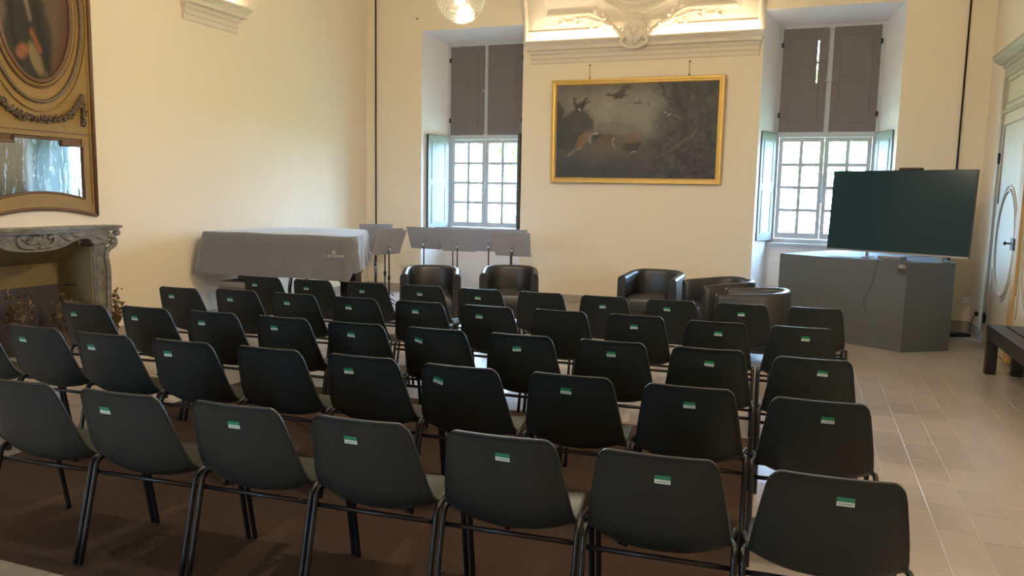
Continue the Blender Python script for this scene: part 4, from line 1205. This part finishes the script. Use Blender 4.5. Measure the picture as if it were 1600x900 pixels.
def portrait(U, V):
    """U across -1..1, V -1..1 in the oval"""
    n1, n2 = fbm((U+1)/2, (V+1)/2, 4, 5, 11), fbm((U+1)/2, (V+1)/2, 18, 20, 12)
    C = np.zeros(U.shape+(3,)); C[:] = (0.125, 0.088, 0.056)
    C = blend(C, (0.15, 0.115, 0.08), ellm(U, V, -0.6, 0.1, 0.5, 0.7, 0, 0.8)*0.6)
    C = blend(C, (0.115, 0.045, 0.022), sstep(0.55, 1.0, np.sqrt(U*U+V*V))*sstep(0.2, 0.7, U)*0.8)
    # dark coat: shoulders, chest and sleeves
    coat = np.clip(np.maximum(ellm(U, V, -0.20, -0.45, 0.66, 0.66, 0, 0.16), ellm(U, V, -0.25, 0.0, 0.55, 0.30, 0, 0.2)), 0, 1)
    C = blend(C, (0.030, 0.029, 0.024), coat*(0.82+0.18*n1))
    C = blend(C, (0.016, 0.015, 0.013), strok(U, V, [(0.02, 0.0), (0.16, -0.35), (0.34, -0.85)], 0.10)*0.8)
    C = blend(C, (0.016, 0.015, 0.013), strok(U, V, [(-0.62, 0.0), (-0.60, -0.4), (-0.45, -0.75)], 0.06)*0.7)
    # cravat, shirt front, red sash, waistcoat, hand
    C = blend(C, (0.26, 0.19, 0.115), strok(U, V, [(-0.30, 0.22), (-0.20, 0.05), (-0.13, -0.14)], 0.055)*0.8)
    C = blend(C, (0.045, 0.04, 0.036), ellm(U, V, -0.25, 0.20, 0.075, 0.09, 0, 0.3)*0.9)
    C = blend(C, (0.30, 0.095, 0.045), strok(U, V, [(-0.10, -0.34), (0.0, -0.45), (0.10, -0.56)], 0.06)*0.9)
    C = blend(C, (0.24, 0.18, 0.085), ellm(U, V, -0.02, -0.70, 0.26, 0.13, -0.9, 0.3)*0.9)
    C = blend(C, (0.15, 0.11, 0.055), strok(U, V, [(0.0, -0.55), (0.10, -0.75), (0.24, -0.90)], 0.03)*0.7)
    C = blend(C, (0.29, 0.12, 0.065), ellm(U, V, -0.38, -0.62, 0.17, 0.10, 0.3, 0.3)*0.95)
    C = blend(C, (0.13, 0.05, 0.028), strok(U, V, [(-0.46, -0.60), (-0.34, -0.64), (-0.26, -0.66)], 0.018)*0.6)
    # neck and head
    C = blend(C, (0.36, 0.17, 0.085), ellm(U, V, -0.42, 0.33, 0.14, 0.12, 0.0, 0.3))
    C = blend(C, (0.25, 0.22, 0.18), ellm(U, V, -0.38, 0.60, 0.25, 0.24, 0, 0.2)); C = blend(C, (0.42, 0.22, 0.13), ellm(U, V, -0.40, 0.56, 0.17, 0.20, 0, 0.2))
    for ex in (-0.47, -0.33): C = blend(C, (0.06, 0.035, 0.025), ellm(U, V, ex, 0.60, 0.035, 0.012, 0, 0.4))
    C = blend(C, (0.31, 0.14, 0.08), ellm(U, V, -0.40, 0.54, 0.02, 0.05, 0, 0.5)*0.6); C = blend(C, (0.28, 0.08, 0.05), ellm(U, V, -0.40, 0.46, 0.05, 0.012, 0, 0.4))
    return np.clip(C*(0.85+0.3*n2[..., None]), 0.008, 1)
nr_, nt_ = 48, 96
me = bpy.data.meshes.new('portrait_canvas')
Rr, Tt = np.meshgrid(np.linspace(0.0, 1, nr_), np.linspace(0, 2*PI, nt_, endpoint=False), indexing='ij')
U_, V_ = Rr*np.cos(Tt), Rr*np.sin(Tt)
vv = np.stack([U_*0.37, np.full_like(U_, -0.030), OC+V_*0.652], -1).reshape(-1, 3)
ff = [(i_*nt_+j, (i_+1)*nt_+j, (i_+1)*nt_+(j+1) % nt_, i_*nt_+(j+1) % nt_) for i_ in range(nr_-1) for j in range(nt_)]
me.from_pydata(vv.tolist(), [], ff)
at_ = me.color_attributes.new('paint', 'FLOAT_COLOR', 'POINT')
Cc = portrait(U_, V_).reshape(-1, 3)
at_.data.foreach_set('color', np.concatenate([Cc, np.ones((len(Cc), 1))], 1).astype(np.float32).ravel())
me.materials.append(CAN)
o = bpy.data.objects.new('portrait_canvas', me); COL.objects.link(o); o.parent = tm
# garland swag: leaves along a catenary, with hanging ends
def swag(path, n, rad, name):
    P = bez(path, 10); g = MB(); r_ = random.Random(3)
    L_ = len(P)-1
    for q in range(n):
        k = q/n*L_; i_ = int(k); p = P[i_].lerp(P[i_+1], k-i_)
        s_ = math.sin(PI*min(1, max(0.12, q/n)))
        o_ = Vector((r_.uniform(-1, 1), r_.uniform(-0.9, -0.1), r_.uniform(-1, 1)))*rad*(0.4+0.6*s_)
        rot = Matrix.Rotation(r_.uniform(0, PI), 3, 'X') @ Matrix.Rotation(r_.uniform(0, PI), 3, 'Z') @ Matrix.Rotation(r_.uniform(0, PI), 3, 'Y')
        g.ell(p+o_, (0.020, 0.008, 0.012), 6, 4, rot)
    g.tube(P, rad*0.55, 6)
    g.build(name, GILTCARVE, tm, merge=False)
swag([(-0.455, -0.035, 2.47), (-0.40, -0.04, 2.38), (-0.25, -0.045, 2.255), (0, -0.05, 2.215), (0.25, -0.045, 2.255), (0.40, -0.04, 2.38), (0.455, -0.035, 2.47)], 260, 0.034, 'garland')
for sx in (-1, 1): swag([(sx*0.46, -0.035, 2.49), (sx*0.47, -0.038, 2.38), (sx*0.47, -0.042, 2.26), (sx*0.465, -0.035, 2.20)], 60, 0.026, 'garland_drop')

# ------------------------------------------------------------------ fireplace
fp = empty('fireplace', (XL, FPY, 0), PI/2)
tag(fp, 'dark green-grey carved marble fireplace with open hearth below the mirror', 'fireplace')
shp = [(-0.94, 0.0), (-0.95, -0.20), (-0.90, -0.275), (-0.78, -0.25), (-0.55, -0.23), (-0.25, -0.26), (0, -0.285), (0.25, -0.26), (0.55, -0.23), (0.78, -0.25), (0.90, -0.275), (0.95, -0.20), (0.94, 0.0)]
sp_ = [tuple(p)[:2] for p in bez([(x, y, 0) for x, y in shp], 6)]
MB().prism(sp_, 1.180, 1.206, 'z').build('mantel_shelf', MARBLE, fp)
MB().prism([(x*0.975, y*0.93) for x, y in sp_], 1.152, 1.181, 'z').build('shelf_moulding', MARBLE, fp)
half = [(0.0, 0.985), (0.14, 0.990), (0.28, 1.015), (0.40, 1.065), (0.50, 1.085), (0.57, 1.075), (0.60, 1.035), (0.64, 1.015), (0.70, 1.03), (0.80, 1.02)]
low = [Vector((-x, 0, z)) for x, z in half[::-1]]+[Vector((x, 0, z)) for x, z in half[1:]]
low = bez(low, 5)
MB().prism([(p[0], p[2]) for p in low]+[(0.80, 1.153), (-0.80, 1.153)], -0.205, -0.06, 'y').build('frieze', MARBLE, fp)
MB().tube([(p[0], -0.205, p[2]+0.008) for p in low], 0.013, 8).build('frieze_moulding', MARBLE, fp)
shl = MB()      # carved cartouche in the middle of the frieze
for q in range(9):
    th = -1.25+2.5*q/8
    shl.ell((0.07*math.sin(th), -0.212, 1.055+0.045*math.cos(th)), (0.015, 0.02, 0.05), 8, 6, Matrix.Rotation(th, 3, 'Y'))
for sx in (-1, 1):
    shl.tube(bez([(sx*0.03, -0.212, 1.02), (sx*0.13, -0.22, 1.03), (sx*0.18, -0.217, 1.075), (sx*0.16, -0.215, 1.125), (sx*0.12, -0.215, 1.10)], 6), 0.015, 7)
shl.build('carved_cartouche', MARBLE, fp, merge=False)
for sx in (-1, 1):
    for xx, zz, ln in ((0.32, 1.095, 0.08), (0.42, 1.12, 0.06), (0.68, 1.09, 0.05)):
        MB().ell((sx*xx, -0.206, zz), (ln, 0.014, 0.018), 10, 6, Matrix.Rotation(sx*0.4, 3, 'Y')).build('carved_leaf', MARBLE, fp)
    a_, b_ = min(sx*0.625, sx*0.785), max(sx*0.625, sx*0.785)
    MB().box((a_, -0.19, 0.10), (b_, 0.0, 1.03), 0.012).build('jamb', MARBLE, fp)
    MB().box((a_-0.012, -0.215, 0.0), (b_+0.012, 0.0, 0.11), 0.012).build('plinth', MARBLE, fp)
    MB().box((a_+0.03, -0.200, 0.16), (b_-0.05 if sx > 0 else b_-0.03, -0.188, 0.92), 0.006).build('jamb_panel', MARBLE, fp)
    fl_ = bez([(sx*0.79, -0.19, 1.12), (sx*0.855, -0.21, 1.07), (sx*0.85, -0.215, 1.01), (sx*0.795, -0.20, 0.965), (sx*0.765, -0.20, 0.90), (sx*0.785, -0.20, 0.75), (sx*0.775, -0.20, 0.45), (sx*0.755, -0.20, 0.12)], 8)
    MB().tube(fl_, [0.034-0.010*min(1, i_/24) for i_ in range(len(fl_))], 9).build('console_scroll', MARBLE, fp)
    for vx, vz, vr in ((0.885, 1.125, 0.030), (0.845, 1.035, 0.034)):
        MB().lathe([(0.0, -0.03), (vr*0.8, -0.03), (vr, 0.0), (vr*0.8, 0.03), (0.0, 0.03)], 14, (sx*vx, -0.215, vz), 'x').build('volute', MARBLE, fp)
MB().box((-0.70, 0.30, 0.0), (0.70, 0.38, 1.04)).build('hearth_back', HEARTH_O, fp)
MB().box((-0.60, 0.285, 0.0), (0.605, 0.301, 0.60), 0.004).build('fireback_plate', HEARTH_D, fp)
for sx in (-1, 1):
    a_, b_ = min(sx*0.615, sx*0.66), max(sx*0.615, sx*0.66)
    MB().box((min(sx*0.610, sx*0.6255), -0.165, 0.0), (max(sx*0.610, sx*0.6255), 0.002, 1.0)).build('hearth_lining', HEARTH_O, fp)
    MB().box((a_, 0.002, 0.0), (b_, 0.30, 1.035)).build('hearth_cheek', HEARTH_O, fp)
MB().prism([(0.0, 1.02), (0.30, 0.82), (0.30, 1.04), (0.0, 1.04)], -0.615, 0.615, 'x').build('hearth_hood', HEARTH_O, fp)
MB().box((-0.614, -0.02, 0.0), (0.614, 0.30, 0.012)).build('hearth_slab', HEARTH_D, fp)
MB().tube(bez([(0.612, 0.05, 0.60), (0.605, 0.12, 0.605), (0.60, 0.20, 0.59)], 4), 0.008, 6).build('cheek_crack', HEARTH_D, fp)

def dried_plant(name, loc_, h, spread, n, seed, label):
    root = empty(name, loc_); tag(root, label, 'dried plant', 'dried plants by the fireplace')
    r_ = random.Random(seed); tw, lf = MB(), MB()
    for q in range(n):
        th = r_.uniform(0, 2*PI); sp = spread*r_.uniform(0.2, 1); hh = h*r_.uniform(0.55, 1)
        tip = Vector((sp*math.cos(th), sp*math.sin(th), hh)); mid = tip*0.5+Vector((0, 0, hh*0.12))
        pts = bez([(0, 0, 0.0), mid, tip], 6); tw.tube(pts, [0.006*(1-0.7*i_/len(pts)) for i_ in range(len(pts))], 5)
        for w in range(9):
            p = pts[r_.randrange(4, len(pts))]+Vector((r_.uniform(-1, 1), r_.uniform(-1, 1), r_.uniform(-1, 1)))*0.03
            d1 = Vector((r_.uniform(-1, 1), r_.uniform(-1, 1), r_.uniform(-0.4, 1))).normalized(); d2 = d1.orthogonal().normalized(); d3 = d1.cross(d2)
            L_ = r_.uniform(0.03, 0.065); W_ = L_*0.3
            lf.add([p, p+d1*L_*0.5+d2*W_+d3*0.008, p+d1*L_, p+d1*L_*0.5-d2*W_+d3*0.008, p+d1*L_*0.5-d3*0.006], [(0, 1, 4), (1, 2, 4), (2, 3, 4), (3, 0, 4)])
    tw.build('twigs', DRYTWIG, root, merge=False); o = lf.build('dried_leaves', DRYLEAF, root, merge=False); o['kind'] = 'stuff'
    return root
dried_plant('dried_plant', (-6.74, 5.48, 0.012), 0.50, 0.17, 30, 1, 'bunch of dry brown leaves in the hearth beside the right jamb')
dried_plant('dried_plant', (-6.80, 5.00, 0.012), 0.60, 0.14, 24, 2, 'bunch of dry brown leaves before the dark fireback plate, cut by the picture edge')
dried_plant('dried_plant', (-6.72, 6.03, 0.0), 0.56, 0.07, 12, 4, 'dry brown twig standing against the wall outside the fireplace jamb')

# ------------------------------------------------------------------ painted door on the right wall
dr = empty('door_1', (XR, 9.45, 0), -PI/2)       # local x -> -y world, local -y -> -x world (room)
struct(dr, 'pale painted panelled double door with oval moulding and cornice')
DH, X0, X1 = 2.62, -0.68, 1.72
for a, b in ((-0.80, -0.68), (1.72, 1.84)):
    c = MB(); c.box((a, -0.035, 0), (b, 0, 3.02), 0.006); c.box((a+0.02, -0.050, 0.12), (b-0.02, -0.034, 3.0), 0.006); c.build('door_jamb', DOORM, dr, merge=False)
MB().box((-0.80, -0.04, 2.98), (1.84, 0, 3.10), 0.006).build('door_head', DOORM, dr)
MB().box((-0.70, -0.025, 2.62), (1.74, 0, 2.99)).build('overdoor_panel', DOORP, dr)
MB().box((-0.72, -0.045, 2.585), (1.76, 0, 2.635), 0.006).build('door_transom', DOORM, dr)
for a, b in ((-0.62, 0.50), (0.56, 1.66)):
    frm = MB()
    frm.box((a, -0.036, 2.68), (b, -0.024, 2.70)); frm.box((a, -0.036, 2.92), (b, -0.024, 2.94)); frm.box((a, -0.036, 2.70), (a+0.02, -0.024, 2.92)); frm.box((b-0.02, -0.036, 2.70), (b, -0.024, 2.92))
    frm.build('overdoor_moulding', DOORM, dr, merge=False)
crn = []
for o_, z in ((0.0, 3.10), (0.05, 3.10), (0.05, 3.13), (0.09, 3.15), (0.13, 3.19), (0.15, 3.22), (0.15, 3.25), (0.0, 3.27)):
    w0, w1 = -0.82-o_*0.8, 1.86+o_*0.8
    crn.append([(w0, 0, z), (w0, -o_, z), (w1, -o_, z), (w1, 0, z)])
MB().grid(crn, smooth=False).build('door_cornice', DOORM, dr)
for li, (a, b) in enumerate(((-0.675, 0.515), (0.520, 1.715))):
    lf = MB().box((a, -0.028, 0.01), (b, -0.002, 2.585), 0.003).build('door_leaf', DOORP, dr)
    cx = (a+b)/2
    def dstrip(nm, pts, r, parent=lf, m_=DOORM, closed=False):
        MB().tube([(x, -0.028, z) for x, z in pts], r, 7, closed=closed).build(nm, m_, parent)
    # stile mouldings: rectangular fields above and below, broken by the oval
    dstrip('panel_moulding', [(a+0.10, 1.60), (a+0.10, 2.46), (b-0.10, 2.46), (b-0.10, 1.60)], 0.016)
    dstrip('panel_moulding', [(a+0.10, 0.70), (a+0.10, 0.20), (b-0.10, 0.20), (b-0.10, 0.70)], 0.016)
    dstrip('oval_moulding', [(cx+0.415*math.cos(t), 1.18+0.56*math.sin(t)) for t in np.linspace(0, 2*PI, 57)[:-1]], 0.020, closed=True)
    dstrip('oval_moulding', [(cx+0.45*math.cos(t), 1.18+0.61*math.sin(t)) for t in np.linspace(0.35, PI-0.35, 30)], 0.012)
    dstrip('oval_moulding', [(cx+0.45*math.cos(t), 1.18+0.61*math.sin(t)) for t in np.linspace(PI+0.35, 2*PI-0.35, 30)], 0.012)
    for sx in (-1, 1):
        dstrip('scroll_moulding', [(cx+sx*(0.495-0.06*math.sin(t)), 1.18-0.50+0.20*math.cos(t)) for t in np.linspace(0, PI, 16)], 0.012)
    hx = a+0.004 if li == 0 else b-0.004
    for hz in (0.30, 2.10):
        hg = MB().tube([(hx, -0.045, hz-0.06), (hx, -0.045, hz+0.06)], 0.013, 8); hg.box((hx-0.05, -0.036, hz-0.035), (hx+0.05, -0.028, hz+0.035))
        hg.build('hinge', IRON, lf, merge=False)
    if li == 0:
        kn = MB(); kn.box((b-0.16, -0.075, 1.14), (b-0.03, -0.026, 1.26), 0.004); kn.tube([(b-0.14, -0.075, 1.205), (b-0.14, -0.115, 1.205)], 0.008, 8); kn.ell((b-0.14, -0.125, 1.205), (0.02, 0.014, 0.02), 10, 7)
        kn.build('lock_box', IRON, lf, merge=False)
MB().box((0.43, -0.060, 0.02), (0.60, -0.026, 2.58), 0.008).build('meeting_stile', DOORO, dr)

# ------------------------------------------------------------------ dark bench by the right wall
bn = empty('wooden_bench', (1.78, 7.5, 0))
tag(bn, 'low dark wooden bench with thick legs against the wall beside the door', 'bench')
MB().box((-0.145, -0.90, 0.405), (-0.004, 0.90, 0.465), 0.004).build('seat_plank', BENCHW, bn)
MB().box((0.010, -0.90, 0.405), (0.165, 0.90, 0.465), 0.004).build('seat_plank', BENCHW, bn)
for y in (-0.85, 0.85):
    for x in (-0.098, 0.118): MB().box((x-0.045, y-0.045, 0), (x+0.045, y+0.045, 0.405), 0.004).build('leg', BENCHW, bn)
for x in (-0.12, 0.14): MB().box((x-0.015, -0.80, 0.33), (x+0.015, 0.80, 0.405), 0.002).build('apron', BENCHW, bn)

# ------------------------------------------------------------------ sockets and cables near the corner
def wallplate(name, a, b, material, label, cat):
    o = MB().box(a, b, 0.004).build(name, material); tag(o, label, cat); return o
wallplate('junction_box', (1.90-0.02, YB-0.045, 0.335), (1.99-0.02, YB, 0.43), WHITEPL, 'small white junction box on the wall behind the podium', 'junction box')
so = empty('wall_socket', (XR, 10.62, 0.285)); tag(so, 'white wall socket with a black plug beside the painted door', 'socket')
MB().box((-0.012, -0.06, -0.075), (0.0, 0.06, 0.075), 0.003).build('socket_plate', WHITEPL, so)
MB().box((-0.05, -0.005, -0.03), (-0.011, 0.045, 0.02), 0.006).build('plug', CABLE, so)
MB().tube(bez([(-0.045, 0.02, -0.02), (-0.07, 0.03, -0.10), (-0.08, 0.05, -0.22), (-0.11, 0.10, -0.28), (-0.20, 0.16, -0.281)], 8), 0.005, 6).build('plug_cord', CABLE, so)
wallplate('wall_panel', (-0.52, YW-0.045, 0.36), (-0.36, YW-0.021, 0.72), WHITEPL, 'white wall panel under the window sill beside the podium', 'panel')
ps = empty('power_strip', (1.78, 10.55, 0), 0.5); tag(ps, 'black power strip on the floor behind the podium', 'power strip')
MB().box((-0.13, -0.028, 0), (0.13, 0.028, 0.04), 0.006).build('body', CABLE, ps)
for q in range(4): MB().lathe([(0.0, 0.0), (0.018, 0.0), (0.018, 0.003), (0.0, 0.003)], 12, (-0.09+q*0.06, 0, 0.039)).build('outlet', TVBODY, ps)
for q, (r_, w) in enumerate(((0.10, 0.0), (0.075, 0.7))):
    pts = [(1.77+r_*math.cos(t)*1.3, 10.75+r_*math.sin(t), 0.007+0.006*q+0.004*math.sin(t*3)) for t in np.linspace(w, w+5.6, 30)]
    pts += [(1.62, 10.60, 0.006), (1.56, 10.40, 0.006)]
    o = MB().tube(bez(pts, 2), 0.005, 6).build('power_cable', CABLE)
    tag(o, ('black cable in a wide loop on the floor near the wall socket', 'black cable in a tight loop on the floor near the wall socket')[q], 'cable')

# ------------------------------------------------------------------ globe pendant
def pendant(x, y, label, bulb):
    gl = empty('globe_pendant', (x, y, 3.155)); tag(gl, label, 'lamp', 'globe pendants')
    MB().ell((0, 0, 0), (0.20, 0.20, 0.20), 40, 24).build('glass_globe', GLOBE, gl)
    MB().lathe([(0.0, 0.20), (0.065, 0.185), (0.07, 0.20), (0.07, 0.25), (0.03, 0.28), (0.0, 0.28)], 20).build('globe_cap', BRASS, gl)
    MB().tube([(0, 0, 0.27), (0, 0, ZC-3.155-0.04)], 0.008, 8).build('suspension_rod', BRASS, gl)
    MB().lathe([(0.0, 0.0), (0.06, 0.0), (0.05, -0.04), (0.0, -0.05)], 20, (0, 0, ZC-3.155)).build('ceiling_rose', BRASS, gl)
    MB().tube([(0, 0, 0.20), (0, 0, 0.10)], 0.022, 10).build('lamp_holder', WHITEPL, gl)
    MB().ell((0.0, 0, 0.02), (0.040, 0.040, 0.085), 14, 10).build('bulb', bulb, gl)
pendant(-2.71, 5.85, 'clear ribbed glass globe pendant lamp hanging over the chairs', BULB)
pendant(0.05, 3.10, 'added fill lamp out of view, shaped as a ribbed glass globe pendant', BULB_FILL)  # unseen pendant added to brighten the right side of the room

# ------------------------------------------------------------------ outside
lawn = struct(MB().box((-60, YB+0.95, -0.9), (60, 70, -0.6)).build('lawn', LAWN), 'sunlit green lawn outside the windows')
lawn2 = struct(MB().box((-60, -60, -0.9), (60, YR-0.95, -0.6)).build('lawn_behind', LAWN), 'sunlit green lawn outside the rear window')
def tree(x, y, h, r, seed, label):
    t_ = empty('garden_tree', (x, y, -0.6)); tag(t_, label, 'tree', 'trees outside the windows')
    MB().tube([(0, 0, 0), (0.1, 0, h*0.3), (0, 0.1, h*0.65)], [0.22, 0.16, 0.08], 8).build('trunk', BARK, t_)
    r_ = random.Random(seed); lf = MB()
    for q in range(1500):
        d = Vector((r_.gauss(0, 1), r_.gauss(0, 1), r_.gauss(0, 1))).normalized()*r*r_.uniform(0.4, 1)
        p = Vector((0, 0, h*0.68))+Vector((d[0], d[1], d[2]*1.1))
        a = Vector((r_.uniform(-1, 1), r_.uniform(-1, 1), r_.uniform(-1, 1))).normalized(); b = a.orthogonal().normalized(); s_ = r_.uniform(0.12, 0.28)
        lf.add([p-a*s_, p+b*s_*0.5, p+a*s_, p-b*s_*0.5], [(0, 1, 2, 3)])
    o = lf.build('foliage', LEAFG, t_, merge=False); o['kind'] = 'stuff'
tree(-12.5, 36, 8.0, 3.0, 5, 'leafy green tree seen through the window behind the music stands')
tree(1.2, 40, 8.5, 3.0, 6, 'leafy green tree seen through the window behind the television')
